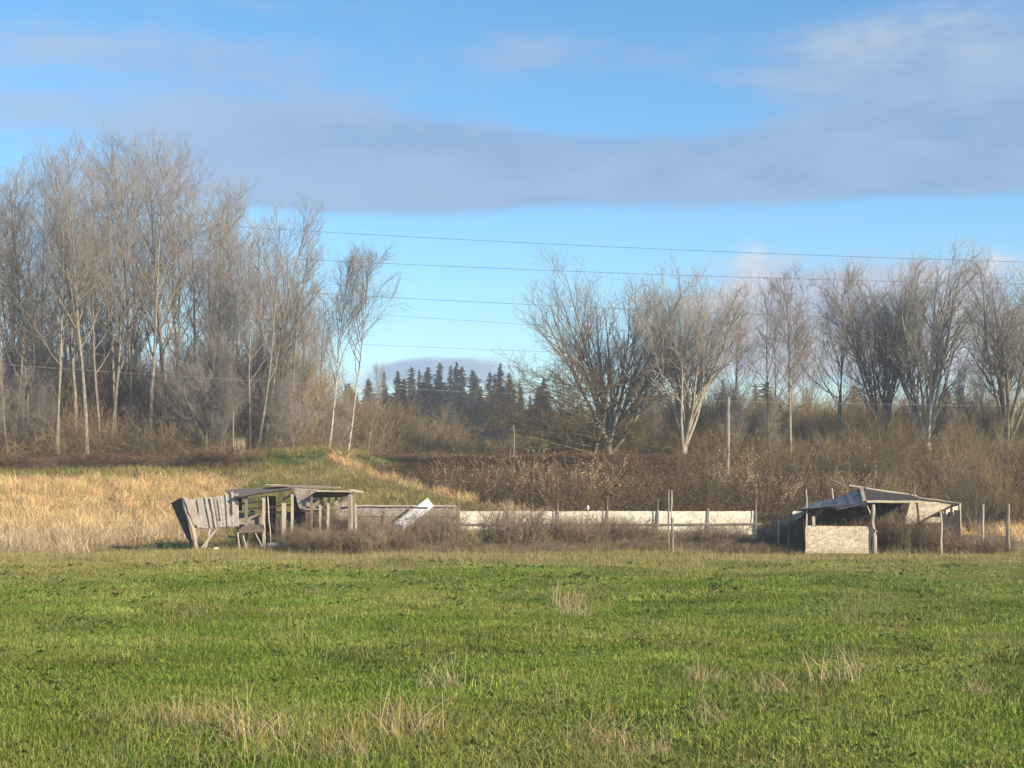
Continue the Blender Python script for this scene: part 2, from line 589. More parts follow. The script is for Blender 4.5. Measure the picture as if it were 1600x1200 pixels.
def ground_mat():
    m, g, b = new_mat('ground')
    geo_ = g.n('ShaderNodeNewGeometry')
    pos = geo_.outputs['Position']
    a = g.n('ShaderNodeAttribute', attribute_name='dry')
    gr = g.n('ShaderNodeAttribute', attribute_name='gravel')
    n1 = g.noise(pos, 0.35, 5, 0.6)
    n2 = g.noise(pos, 3.5, 6, 0.65)
    n3 = g.noise(pos, 22, 4, 0.6)
    f = g.m('ADD', g.m('MULTIPLY', n2, 0.5), g.m('MULTIPLY', n3, 0.5))
    green = g.ramp(f, [(0.3, (0.030, 0.042, 0.012)), (0.5, (0.060, 0.085, 0.020)), (0.72, (0.11, 0.125, 0.035))])
    green = g.mixc(g.m('MULTIPLY', g.smooth(n1, 0.48, 0.66), 0.5), green, (0.115, 0.105, 0.040, 1))
    dry = g.ramp(f, [(0.3, (0.16, 0.105, 0.045)), (0.5, (0.27, 0.19, 0.085)), (0.72, (0.40, 0.29, 0.14))])
    c = g.mixc(g.smooth(g.m('ADD', a.outputs['Fac'], g.m('MULTIPLY', g.m('SUBTRACT', n2, 0.5), 0.6)), 0.2, 0.8), green, dry)
    grav = g.ramp(n3, [(0.3, (0.055, 0.042, 0.036)), (0.6, (0.12, 0.095, 0.08)), (0.75, (0.20, 0.165, 0.14))])
    c = g.mixc(g.smooth(g.m('ADD', gr.outputs['Fac'], g.m('MULTIPLY', g.m('SUBTRACT', n2, 0.5), 0.4)), 0.35, 0.65), c, grav)
    g.put(b.inputs['Base Color'], c)
    bump(g, b, f, 0.7, 0.06)
    return m


me = mesh_np('ground', V, F4, None, ground_mat())
x_, y_ = V[:, 0].astype(float), V[:, 1].astype(float)
at = me.attributes.new('dry', 'FLOAT', 'POINT')
at.data.foreach_set('value', gold_mask(x_, y_).astype(np.float32))
at = me.attributes.new('gravel', 'FLOAT', 'POINT')
gravel = sstep(95.2, 96.6, y_) * (1 - sstep(104.5, 108, y_)) * (1 - 0.85 * np.exp(-((x_ + 10.0) / 7.5) ** 4))
gravel = np.maximum(gravel, 0.62 * sstep(104, 108, y_) * (1 - sstep(260, 500, y_)))
at.data.foreach_set('value', gravel.astype(np.float32))
tag(obj('ground', me), kind='structure')

# ------------------------------------------------------------------ railway on the bank
zt = 4.1
track = empty('railway_track', (0, 100.3, zt))
for yy in (-0.72, 0.72):
    b_ = MB()
    for (w0, z0, z1) in ((0.14, 0.16, 0.185), (0.03, 0.185, 0.30), (0.072, 0.30, 0.34)):
        b_.add([(-150, 100.3 + yy - w0 / 2, zt + z0), (150, 100.3 + yy - w0 / 2, zt + z0), (150, 100.3 + yy + w0 / 2, zt + z0), (-150, 100.3 + yy + w0 / 2, zt + z0),
                (-150, 100.3 + yy - w0 / 2, zt + z1), (150, 100.3 + yy - w0 / 2, zt + z1), (150, 100.3 + yy + w0 / 2, zt + z1), (-150, 100.3 + yy + w0 / 2, zt + z1)],
               [(3, 2, 1, 0), (4, 5, 6, 7), (0, 1, 5, 4), (1, 2, 6, 5), (2, 3, 7, 6), (3, 0, 4, 7)])
    b_.build('rail', M['rust'], track)
tb = MB()
for i in range(430):
    xx = -150 + i * 0.7
    tb.board((xx, 99.05, zt + 0.04), (xx, 101.55, zt + 0.04), 0.23, 0.236, (0, 0, 1), 1, 0.004)
tag(tb.build('sleepers', M['tie'], track), kind='stuff')
tag(track, 'rusty railway track along the top of the long embankment', 'railway track')

# ------------------------------------------------------------------ scatter (geometry nodes on a point mesh)
def blades_mesh(name, rg, n, radius, h0, h1, width, lean, mat, K=3, crossw=0.0, droop=0.25):
    """a patch of n tapered bent blades"""
    r = radius * np.sqrt(rg.random(n)); a = rg.random(n) * 2 * np.pi
    base = np.stack([r * np.cos(a), r * np.sin(a), np.zeros(n) - 0.02], 1)
    h = h0 + (h1 - h0) * rg.random(n) ** 1.4
    la = rg.random(n) * 2 * np.pi
    ld = np.stack([np.cos(la), np.sin(la), np.zeros(n)], 1)
    lean_ = lean * rg.random(n)
    wa = rg.random(n) * np.pi
    side = np.stack([np.cos(wa), np.sin(wa), np.zeros(n)], 1)
    Vs, sh = [], []
    for k in range(K):
        t = k / K
        p = base + np.array([0, 0, 1.0]) * (h * (t - droop * t * t * lean_))[:, None] + ld * (h * lean_ * t ** 1.6)[:, None]
        ww = (width * (1 - 0.5 * t))
        Vs.append(p - side * ww / 2); Vs.append(p + side * ww / 2)
    t = 1.0
    Vs.append(base + np.array([0, 0, 1.0]) * (h * (1 - droop * lean_))[:, None] + ld * (h * lean_)[:, None])
    Vv = np.concatenate(Vs, 0)
    i = np.arange(n)
    q = [np.stack([i + 2 * k * n, i + (2 * k + 1) * n, i + (2 * k + 3) * n, i + (2 * k + 2) * n], 1) for k in range(K - 1)]
    t3 = np.stack([i + 2 * (K - 1) * n, i + (2 * (K - 1) + 1) * n, i + 2 * K * n], 1)
    m_ = mesh_np(name, Vv, np.concatenate(q, 0), t3, mat)
    s = rg.random(n)
    A = m_.attributes.new('shade', 'FLOAT', 'POINT')
    A.data.foreach_set('value', np.tile(s, 2 * K + 1).astype(np.float32))
    return m_


def tubes(P, Rr, S):
    """open tubes for N polylines of K points"""
    N, K, _ = P.shape
    T = np.empty_like(P)
    T[:, 1:-1] = P[:, 2:] - P[:, :-2]
    T[:, 0] = P[:, 1] - P[:, 0]
    T[:, -1] = P[:, -1] - P[:, -2]
    T /= np.linalg.norm(T, axis=2, keepdims=True) + 1e-9
    ref = np.array([0.31, 0.93, 0.17])
    A = np.cross(T, ref); A /= np.linalg.norm(A, axis=2, keepdims=True) + 1e-9
    B = np.cross(T, A)
    th = np.arange(S) * 2 * np.pi / S
    ring = A[:, :, None] * np.cos(th)[None, None, :, None] + B[:, :, None] * np.sin(th)[None, None, :, None]
    Vv = P[:, :, None] + ring * Rr[:, :, None, None]
    base = (np.arange(N)[:, None, None] * K + np.arange(K - 1)[None, :, None]) * S
    s = np.arange(S)[None, None]; s2 = (s + 1) % S
    f = np.stack([base + s, base + s2, base + S + s2, base + S + s], -1).reshape(-1, 4)
    return Vv.reshape(-1, 3), f


def join_tubes(lst):
    Vs, Fs, off = [], [], 0
    for P, Rr, S in lst:
        v, f = tubes(P, Rr, S)
        Vs.append(v); Fs.append(f + off); off += len(v)
    return np.concatenate(Vs), np.concatenate(Fs)


def grow(rg, P, Rr, n, t0, t1, ang, length, K, up, wig, rf, rmin, tip=0.35, tpow=1.0, var=0.6):
    """n children on each polyline; length is a function of (t, parent length)"""
    N, Kp, _ = P.shape
    Lp = np.linalg.norm(np.diff(P, axis=1), axis=2).sum(1)
    idx = np.repeat(np.arange(N), n)
    j = np.tile(np.arange(n), N)
    t = t0 + (t1 - t0) * ((j + rg.random(len(j))) / n) ** tpow
    s = np.clip(t * (Kp - 1), 0, Kp - 1.001)
    k = s.astype(int); fr = (s - k)[:, None]
    p = P[idx, k] * (1 - fr) + P[idx, k + 1] * fr
    tan = P[idx, k + 1] - P[idx, k]
    tan /= np.linalg.norm(tan, axis=1, keepdims=True) + 1e-9
    rad = Rr[idx, k] * (1 - fr[:, 0]) + Rr[idx, k + 1] * fr[:, 0]
    rv = rg.normal(size=(len(idx), 3))
    pr = rv - tan * (rv * tan).sum(1, keepdims=True)
    pr /= np.linalg.norm(pr, axis=1, keepdims=True) + 1e-9
    a = np.radians(ang[0] + (ang[1] - ang[0]) * rg.random(len(idx)))[:, None]
    d = tan * np.cos(a) + pr * np.sin(a)
    L = length(t, Lp[idx]) * (1 - var / 2 + var * rg.random(len(idx)))
    out = np.empty((len(idx), K, 3)); out[:, 0] = p
    for q in range(1, K):
        d = d + np.array([0, 0, 1.0]) * up / K + wig * rg.normal(size=d.shape)
        d /= np.linalg.norm(d, axis=1, keepdims=True) + 1e-9
        p = p + d * (L / (K - 1))[:, None]
        out[:, q] = p
    r0 = np.maximum(rad * rf, rmin)
    rr = r0[:, None] * (1 - (1 - tip) * np.linspace(0, 1, K)[None])
    return out, rr


def plant_mesh(name, lst, mat, rg, shade=True):
    Vv, Ff = join_tubes(lst)
    m_ = mesh_np(name, Vv, Ff, None, mat)
    if shade:
        s = []
        for P, Rr, S in lst:
            s.append(np.repeat(rg.random(P.shape[0]), P.shape[1] * S))
        A = m_.attributes.new('shade', 'FLOAT', 'POINT')
        A.data.foreach_set('value', np.concatenate(s).astype(np.float32))
    return m_


def stems(rg, n, spread, h0, h1, lean, wig, r0, K=5, up=0.4):
    a = rg.random(n) * 2 * np.pi
    rr = spread * np.sqrt(rg.random(n))
    p = np.stack([rr * np.cos(a), rr * np.sin(a), np.zeros(n) - 0.05], 1)
    a2 = a + rg.normal(size=n) * 0.6
    le = lean * (0.2 + 0.8 * rg.random(n))
    d = np.stack([np.cos(a2) * np.sin(le), np.sin(a2) * np.sin(le), np.cos(le)], 1)
    L = h0 + (h1 - h0) * rg.random(n)
    P = np.empty((n, K, 3)); P[:, 0] = p
    for k in range(1, K):
        d = d + np.array([0, 0, up / K]) + wig * rg.normal(size=d.shape)
        d /= np.linalg.norm(d, axis=1, keepdims=True)
        p = p + d * (L / (K - 1))[:, None]
        P[:, k] = p
    Rr = r0 * (0.7 + 0.6 * rg.random(n))[:, None] * (1 - 0.65 * np.linspace(0, 1, K)[None])
    return P, Rr


def scatter(name, protos, pts, scl, tint, label, cat, rz=None, tilt=0.0):
    n = len(pts)
    me_ = bpy.data.meshes.new(name)
    me_.vertices.add(n)
    me_.vertices.foreach_set('co', np.asarray(pts, np.float32).ravel())
    rot = np.stack([rng.normal(size=n) * tilt, rng.normal(size=n) * tilt, rng.random(n) * 2 * np.pi if rz is None else rz], 1)
    for an, ty, key, dat in (('rot', 'FLOAT_VECTOR', 'vector', rot), ('scl', 'FLOAT_VECTOR', 'vector', scl), ('tint', 'FLOAT_VECTOR', 'vector', tint)):
        A = me_.attributes.new(an, ty, 'POINT')
        A.data.foreach_set(key, np.asarray(dat, np.float32).ravel())
    A = me_.attributes.new('pick', 'INT', 'POINT')
    A.data.foreach_set('value', rng.integers(0, len(protos), n).astype(np.int32))
    o = obj(name, me_)
    cl = bpy.data.collections.new(name + '_kinds')
    for i, pm in enumerate(protos):
        po = bpy.data.objects.new(name + '_piece', pm)
        po['kind'] = 'stuff'
        cl.objects.link(po)
    g = bpy.data.node_groups.new(name, 'GeometryNodeTree')
    g.interface.new_socket('Geometry', in_out='INPUT', socket_type='NodeSocketGeometry')
    g.interface.new_socket('Geometry', in_out='OUTPUT', socket_type='NodeSocketGeometry')
    gi = g.nodes.new('NodeGroupInput'); go = g.nodes.new('NodeGroupOutput')
    ci = g.nodes.new('GeometryNodeCollectionInfo')
    ci.inputs['Collection'].default_value = cl
    ci.inputs['Separate Children'].default_value = True
    ci.inputs['Reset Children'].default_value = True
    ip = g.nodes.new('GeometryNodeInstanceOnPoints')
    ip.inputs['Pick Instance'].default_value = True

    def na(nm, ty):
        a = g.nodes.new('GeometryNodeInputNamedAttribute')
        a.data_type = ty
        a.inputs['Name'].default_value = nm
        return a.outputs['Attribute']
    g.links.new(gi.outputs[0], ip.inputs['Points'])
    g.links.new(ci.outputs[0], ip.inputs['Instance'])
    g.links.new(na('pick', 'INT'), ip.inputs['Instance Index'])
    g.links.new(na('rot', 'FLOAT_VECTOR'), ip.inputs['Rotation'])
    g.links.new(na('scl', 'FLOAT_VECTOR'), ip.inputs['Scale'])
    g.links.new(ip.outputs[0], go.inputs[0])
    md = o.modifiers.new('scatter', 'NODES')
    md.node_group = g
    return tag(o, label, cat, None, 'stuff')


def sn(x, y, s, seed=0.0):
    """cheap smooth pattern 0..1"""
    v = np.sin(x * s + seed + 1.7 * np.sin(y * s * 0.7 + seed * 2)) * np.sin(y * s * 1.3 - seed + 1.3 * np.sin(x * s * 0.6 + 1))
    v2 = np.sin(x * s * 2.7 + 3 * seed + y * s * 1.9) * np.sin(y * s * 3.1 - x * s * 1.2 + seed)
    return np.clip(0.5 + 0.35 * v + 0.2 * v2, 0, 1)


def wedge(n, y0, y1, m=1.18, bias=0.0):
    """random ground points inside the visible wedge, widened a little on both sides"""
    # area density ~ y^(-bias)
    u = rng.random(n)
    e = 2.0 - bias
    y = (y0 ** e + u * (y1 ** e - y0 ** e)) ** (1 / e)
    x = (rng.random(n) * 2 - 1) * (800 / F) * m * y + rng.normal(size=n) * 0.3
    return x, y


def lerp3(a, b, t):
    return np.asarray(a)[None] * (1 - t[:, None]) + np.asarray(b)[None] * t[:, None]


def jitter(c, s=0.18):
    return np.clip(c * (1 + s * rng.normal(size=(len(c), 1))) * (1 + 0.05 * rng.normal(size=c.shape)), 0.005, 1)


# short pasture grass
rg = np.random.default_rng(11)
turf = [blades_mesh('turf_patch', rg, 620, 0.70, 0.025, 0.105, 0.012, 1.5, M['blade'], 3) for _ in range(6)]
x, y = wedge(8000, 10.5, 58, 1.2, 0.75)
z = terr(x, y)
pat = sn(x, y, 0.42, 1.0) * 0.40 + sn(x, y, 1.3, 2.0) * 0.32 + sn(x, y, 3.1, 6.0) * 0.28
dry = np.clip(pat * 1.6 - 0.52, 0, 1) + 0.95 * sstep(40, 52, y) * (0.4 + 0.6 * pat) + 0.6 * gold_mask(x, y) * sstep(40, 50, y) + 0.5 * (1 - sstep(-13, -7, x - 0.0)) * sstep(30, 46, y)
dry = np.clip(dry + 0.10 * rng.normal(size=len(x)), 0, 1)
tint = lerp3((0.148, 0.228, 0.036), (0.42, 0.345, 0.13), dry * 0.64)
hs_ = 0.55 + 0.6 * rng.random(len(x)) + 0.75 * sn(x, y, 1.2, 5.0) ** 2
ww = 0.9 + 0.5 * rng.random(len(x)) + 0.5 * sstep(20, 50, y)
scatter('pasture_grass', turf, np.stack([x, y, z], 1), np.stack([ww, ww, hs_], 1), jitter(tint * (0.72 + 0.56 * (0.5 * sn(x, y, 2.3, 1.9) + 0.5 * sn(x, y, 0.9, 6.1)))[:, None], 0.24), 'short green pasture grass covering the whole foreground field', 'grass')

# taller seed stalks and rough grass through the pasture
rough = [blades_mesh('rough_patch', rg, 26, 0.42, 0.10, 0.52, 0.0050, 1.0, M['blade'], 5, 0.0, 0.4) for _ in range(5)]
x, y = wedge(8500, 10.5, 61, 1.2, 0.3)
keep = rng.random(len(x)) < np.clip(0.04 + 1.7 * (sn(x, y, 0.55, 3.0) - 0.57) + 1.0 * sstep(43, 51, y) + 0.22 * (1 - sstep(12, 20, y)) + 0.9 * np.exp(-((x + 1.6) / 2.4) ** 2 - ((y - 15.0) / 2.6) ** 2), 0, 1)
keep &= ~((np.abs(x + 13.5) < 2.6) & (np.abs(y - 59) < 4.5))
x, y = x[keep], y[keep]
far = sstep(40, 52, y)
tint = lerp3((0.30, 0.275, 0.10), (0.42, 0.33, 0.17), np.clip(0.3 + 0.7 * far + 0.25 * rng.normal(size=len(x)), 0, 1))
hs_ = 0.55 + 0.55 * rng.random(len(x)) + 0.15 * far
scatter('rough_grass', rough, np.stack([x, y, terr(x, y)], 1), np.stack([0.8 + 0.6 * rng.random(len(x))] * 2 + [hs_], 1), jitter(tint), 'straw-coloured rough grass stalks dotted through the green pasture', 'grass', tilt=0.12)

# broad-leaved weeds in the turf
ros = []
for i in range(4):
    n_ = 16
    a_ = rg.random(n_) * 2 * np.pi
    L_ = 0.07 + 0.12 * rg.random(n_)
    d_ = np.stack([np.cos(a_), np.sin(a_), np.zeros(n_)], 1); s_ = np.stack([-np.sin(a_), np.cos(a_), np.zeros(n_)], 1)
    up_ = np.array([0, 0, 1.0])
    rise = 0.25 + 0.6 * rg.random(n_)
    v_ = np.concatenate([d_ * 0.0 + up_ * 0.02, d_ * (L_ * .5)[:, None] + s_ * (L_ * .22)[:, None] + up_ * (L_ * rise)[:, None],
                         d_ * (L_ * .5)[:, None] - s_ * (L_ * .22)[:, None] + up_ * (L_ * rise)[:, None], d_ * L_[:, None] + up_ * (L_ * rise * 1.1)[:, None]])
    k_ = np.arange(n_)
    m_ = mesh_np('leaf_rosette', v_, np.stack([k_, k_ + 2 * n_, k_ + 3 * n_, k_ + n_], 1), None, M['blade'])
    A = m_.attributes.new('shade', 'FLOAT', 'POINT'); A.data.foreach_set('value', np.tile(rg.random(n_), 4).astype(np.float32))
    ros.append(m_)
x, y = wedge(9000, 10.5, 50, 1.2, 0.9)
keep = rng.random(len(x)) < np.clip(1.6 * (sn(x, y, 0.8, 8.0) - 0.38), 0.04, 1)
x, y = x[keep], y[keep]
tint = lerp3((0.085, 0.150, 0.028), (0.19, 0.27, 0.06), rng.random(len(x)))
sc_ = 0.22 + 0.26 * rng.random(len(x)) + 0.25 * sstep(22, 45, y)
scatter('pasture_weeds', ros, np.stack([x, y, terr(x, y) + 0.03], 1), np.stack([sc_] * 3, 1), jitter(tint, 0.2), 'low dark green broad-leaved weeds growing through the pasture', 'weeds')

# golden tall grass on the left slope and along the shoulder of the ramp
tall = [blades_mesh('tall_patch', rg, 60, 0.42, 0.25, 0.85, 0.013, 0.7, M['blade'], 4) for _ in range(5)]
n = 16000
x = rng.uniform(-46, 30, n); y = rng.uniform(48, 98, n)
gm = gold_mask(x, y)
keep = (rng.random(n) < np.clip(gm * 1.5 - 0.66, 0, 1)) & (np.abs(x) < y * 0.42)
x, y = x[keep], y[keep]
pale = np.clip(sstep(78, 62, y) * (1 - sstep(-13, -9, x)) * 0.8 + 0.3 * (sn(x, y, 0.5, 7.0) - 0.5), 0, 1)
tint = lerp3((0.64, 0.455, 0.225), (0.52, 0.415, 0.275), pale)
hs_ = 0.5 + 0.5 * rng.random(len(x)) + 0.3 * pale
oliv = np.clip(1.8 * (sn(x, y, 0.7, 3.3) - 0.62) + 0.25 * rng.normal(size=len(x)), 0, 0.8)
tint = tint * (1 - oliv[:, None]) + np.array([0.27, 0.23, 0.09])[None] * oliv[:, None]
hs_ = hs_ * (0.6 + 0.7 * sn(x, y, 1.1, 4.4))
scatter('golden_grass', tall, np.stack([x, y, terr(x, y)], 1), np.stack([0.9 + 0.7 * rng.random(len(x))] * 2 + [hs_], 1), jitter(tint, 0.26), 'tall golden dry grass on the slope left of the leaning shed', 'grass', tilt=0.3)

# greener grass on the ramp and at the foot of the railway bank
n = 15000
x = rng.uniform(-46, 8, n); y = rng.uniform(56, 98, n)
gm = gold_mask(x, y)
keep = (rng.random(n) > gm * 1.3) & (x < edge_x(y) + 2.4) & (np.abs(x) < y * 0.42) & ((y > 62) | (x < -11))
keep &= ~((y > 95.6) & (x < -17.5))
x, y = x[keep], y[keep]
mix = np.clip(sn(x, y, 0.35, 4.0) * 0.8 + 0.25 * rng.normal(size=len(x)), 0, 1)
tint = lerp3((0.165, 0.170, 0.050), (0.44, 0.345, 0.15), mix)
hs_ = (0.35 + 0.35 * rng.random(len(x))) * (0.22 + 0.78 * sstep(62, 66, y))
scatter('slope_grass', tall, np.stack([x, y, terr(x, y)], 1), np.stack([0.9 + 0.7 * rng.random(len(x))] * 2 + [hs_], 1), jitter(tint, 0.2), 'olive green grass on the ramp that rises to the railway', 'grass', tilt=0.15)

# dead grey-brown weeds round the sheds and the panel fence
weed = []
for i in range(5):
    P, Rr = stems(rg, 22, 0.35, 0.7, 1.25, 0.5, 0.07, 0.006, 6, 0.5)
    P2, R2 = grow(rg, P, Rr, 7, 0.3, 0.98, (25, 55), lambda t, L: L * 0.32, 3, 0.5, 0.12, 0.7, 0.0035)
    P3, R3 = grow(rg, P2, R2, 4, 0.3, 1.0, (25, 60), lambda t, L: L * 0.45, 2, 0.3, 0.1, 0.8, 0.003)
    weed.append(plant_mesh('weed_clump', [(P, Rr, 3), (P2, R2, 3), (P3, R3, 3)], M['stem'], rg))
pts, hsc = [], []
for _ in range(6500):
    px = rng.uniform(395, 1262)
    d = rng.uniform(55.4, 73.0) if rng.random() < 0.55 else rng.uniform(55.4, 60)
    xx = (px - 800) * d / F
    u = float(sn(np.array([xx]), np.array([d]), 0.9, 9.0)[0])
    if px < 455 and d < 60.5: continue
    if px > 700 and d > 60 and rng.random() < 0.65: continue
    if rng.random() > (0.05 + 0.17 * u) * (1.0 if px < 640 else 0.55): continue
    hh = 0.13 + 0.20 * u + 0.12 * rng.random()
    if d < 58.5 and px > 640: hh *= 0.8
    if px < 640: hh += 0.30
    if d > 64: hh *= 0.8
    pts.append((xx, d, tz(xx, d))); hsc.append(hh)
for _ in range(260):                      # inside and round the right shed and along the posts
    d = rng.uniform(55.2, 59.5); px = rng.uniform(1372, 1560)
    pts.append(((px - 800) * d / F, d, 0.0)); hsc.append(rng.uniform(0.55, 1.0) * (1.0 if px < 1465 else 0.45))
for _ in range(70):
    d = rng.uniform(55.6, 57.2); px = rng.uniform(1262, 1362)
    pts.append(((px - 800) * d / F, d, 0.0)); hsc.append(rng.uniform(0.9, 1.35))
pts = np.array(pts); hsc = np.array(hsc)
tint = lerp3((0.175, 0.130, 0.092), (0.36, 0.28, 0.19), np.clip(rng.random(len(pts)), 0, 1) ** 1.3)
scatter('dead_weeds', weed, pts, np.stack([0.9 + 0.5 * rng.random(len(pts))] * 2 + [hsc], 1), jitter(tint, 0.2), 'dead grey-brown weeds standing round the sheds and panel fence', 'weeds', tilt=0.10)

# bramble thicket over the embankment on the right
bram = []
for i in range(4):
    P, Rr = stems(rg, 34, 0.7, 1.4, 2.6, 1.0, 0.10, 0.008, 7, -0.55)
    P2, R2 = grow(rg, P, Rr, 6, 0.2, 0.98, (30, 70), lambda t, L: 0.30 + 0.12 * L, 3, 0.2, 0.2, 0.7, 0.0045)
    # small dead leaves along the canes
    P3, R3 = grow(rg, P2, R2, 3, 0.2, 1.0, (40, 90), lambda t, L: 0.07 + 0 * t, 2, -0.3, 0.2, 5.0, 0.020, 0.2)
    bram.append(plant_mesh('bramble_clump', [(P, Rr, 3), (P2, R2, 3), (P3, R3, 3)], M['stem'], rg))
n = 5200
x = rng.uniform(-16, 46, n); y = rng.uniform(76.5, 99.0, n)
keep = (x > edge_x(y) + 1.8) & (np.abs(x) < y * 0.43) & ((y > 79) | (x > 8) | (rng.random(n) < 0.5)) & ((y > 85) | (rng.random(n) < 0.8))
keep &= ~((x > 20) & (y < 84))
keep &= (x > -7.0 + 1.2 * np.sin(y * 1.7))
x, y = x[keep], y[keep]
n2 = 420                                          # the tangle along the ballast left of the mound
x2 = rng.uniform(-46, -17, n2); y2 = 96.0 + rng.normal(size=n2) * 0.55
k2 = rng.random(n2) < np.clip(sn(x2, y2 * 0, 0.5, 2.2) * 1.5 - 0.35, 0.05, 1)
x2, y2 = x2[k2], y2[k2]
ztop = 1.40 + (y - 78) / 18 * 2.05 + 0.14 * rng.normal(size=len(x)) + 0.5 * (sn(x, y, 0.45, 1.0) - 0.5)
hs_ = np.concatenate([np.clip((ztop - terr(x, y)) / 1.55, 0.16, 1.2), 0.22 + 0.25 * rng.random(len(x2))])
x = np.concatenate([x, x2]); y = np.concatenate([y, y2])
tallb = rng.random(len(x)) < 0.025
hs_ = np.where(tallb, hs_ * 1.5 + 0.1, hs_)
red = np.clip(0.25 + 0.5 * sstep(88, 97, y) + 0.3 * rng.normal(size=len(x)), 0, 1)
tint = lerp3((0.115, 0.085, 0.048), (0.40, 0.265, 0.155), np.clip(red * red + 0.5 * (sn(x, y, 0.33, 5.5) - 0.5), 0, 1))
dk = np.clip(1.5 * (sn(x, y, 0.6, 8.8) - 0.45), 0, 0.75)
tint = tint * (1 - dk[:, None]) + np.array([0.095, 0.085, 0.045])[None] * dk[:, None]
tint = np.where(tallb[:, None], np.array([[0.30, 0.215, 0.13]]), tint)
scatter('bramble_thicket', bram, np.stack([x, y, terr(x, y)], 1), np.stack([0.8 + 0.5 * rng.random(len(x))] * 2 + [hs_], 1), jitter(tint, 0.34), 'dark brown bramble tangle covering the railway embankment', 'brambles')

# ------------------------------------------------------------------ bare trees
def trunk_line(rg, h, r, K=12, lean=(0, 0), bend=0.02, start=(0, 0)):
    P = np.zeros((1, K, 3)); d = np.array([lean[0], lean[1], 1.0])
    p = np.array([start[0], start[1], -0.3])
    P[0, 0] = p
    for k in range(1, K):
        d = d + np.array([rg.normal() * bend, rg.normal() * bend, 0.015])
        d /= np.linalg.norm(d)
        p = p + d * (h + 0.3) / (K - 1)
        P[0, k] = p
    t = np.linspace(0, 1, K)[None]
    Rr = r * (1 - 0.86 * t ** 0.8)
    Rr[:, 0] *= 1.35
    return P, Rr


def make_tall(seed, h, r, stems_=1, limbs=20, t0=0.38, spread=0.36, twigs=3, lean=(0, 0), ang=(22, 48)):
    """upright bare tree: trunk and steeply rising limbs"""
    g = np.random.default_rng(seed)
    Ps, Rs = [], []
    for s in range(stems_):
        l = (lean[0] + (g.normal() * 0.07 if stems_ > 1 else 0), lean[1] + (g.normal() * 0.05 if stems_ > 1 else 0))
        P, Rr = trunk_line(g, h * (1 - 0.1 * s), r * (1 - 0.12 * s), 12, l, 0.025, (g.normal() * 0.25 * (s > 0), g.normal() * 0.2 * (s > 0)))
        Ps.append(P); Rs.append(Rr)
    P0 = np.concatenate(Ps); R0 = np.concatenate(Rs)
    P1, R1 = grow(g, P0, R0, limbs, t0, 0.985, ang, lambda t, L: L * spread * np.sqrt(np.clip(1.06 - t, 0, 1)) + 0.5, 9, 0.66, 0.08, 0.60, 0.034, 0.28)
    P2, R2 = grow(g, P1, R1, 7, 0.25, 0.99, (22, 52), lambda t, L: L * 0.44 * (1.15 - 0.6 * t) + 0.35, 5, 0.42, 0.10, 0.62, 0.016, 0.4)
    P3, R3 = grow(g, P2, R2, 4, 0.25, 1.0, (22, 55), lambda t, L: L * 0.46 + 0.28, 4, 0.36, 0.12, 0.66, 0.0100, 0.5)
    P4, R4 = grow(g, P3, R3, twigs, 0.15, 1.0, (22, 55), lambda t, L: L * 0.45 + 0.16, 2, 0.3, 0.1, 0.75, 0.0060, 0.5)
    trunk = join_tubes([(P0, R0, 9)])
    limb = join_tubes([(P1, R1, 5), (P2, R2, 4)])
    tw = join_tubes([(P3, R3, 3), (P4, R4, 3)])
    return trunk, limb, tw


def make_vase(seed, h, r, nst=8, spread=(6, 26), twigs=5, t0=0.03, limbs=9):
    """many-stemmed maple opening like a vase"""
    g = np.random.default_rng(seed)
    P0, R0 = trunk_line(g, h * 0.17, r, 5, (0, 0), 0.02)
    R0 = np.full_like(R0, r) * np.linspace(1.25, 0.8, 5)[None]
    L = h * 0.86
    Pa, Ra = grow(g, P0, R0, nst, 0.25, 0.98, spread, lambda t, l: L * (0.78 + 0.22 * t), 12, 0.22, 0.05, 0.55, 0.06, 0.18, 1.0, 0.22)
    P1, R1 = grow(g, Pa, Ra, limbs, 0.30, 0.97, (18, 45), lambda t, l: l * 0.36 * np.sqrt(np.clip(1.08 - t, 0, 1)) + 0.5, 7, 0.36, 0.085, 0.58, 0.03, 0.3)
    P2, R2 = grow(g, P1, R1, 6, 0.2, 0.99, (20, 48), lambda t, l: l * 0.40 + 0.3, 5, 0.36, 0.12, 0.66, 0.018, 0.45)
    P3, R3 = grow(g, P2, R2, 4, 0.2, 1.0, (22, 55), lambda t, l: l * 0.45 + 0.2, 4, 0.40, 0.16, 0.72, 0.0105, 0.6)
    P4, R4 = grow(g, P3, R3, twigs, 0.2, 1.0, (25, 60), lambda t, l: l * 0.4 + 0.1, 2, 0.6, 0.1, 0.8, 0.0075, 0.7)
    return join_tubes([(P0, R0, 10), (Pa, Ra, 7)]), join_tubes([(P1, R1, 5), (P2, R2, 4)]), join_tubes([(P3, R3, 3), (P4, R4, 3)])


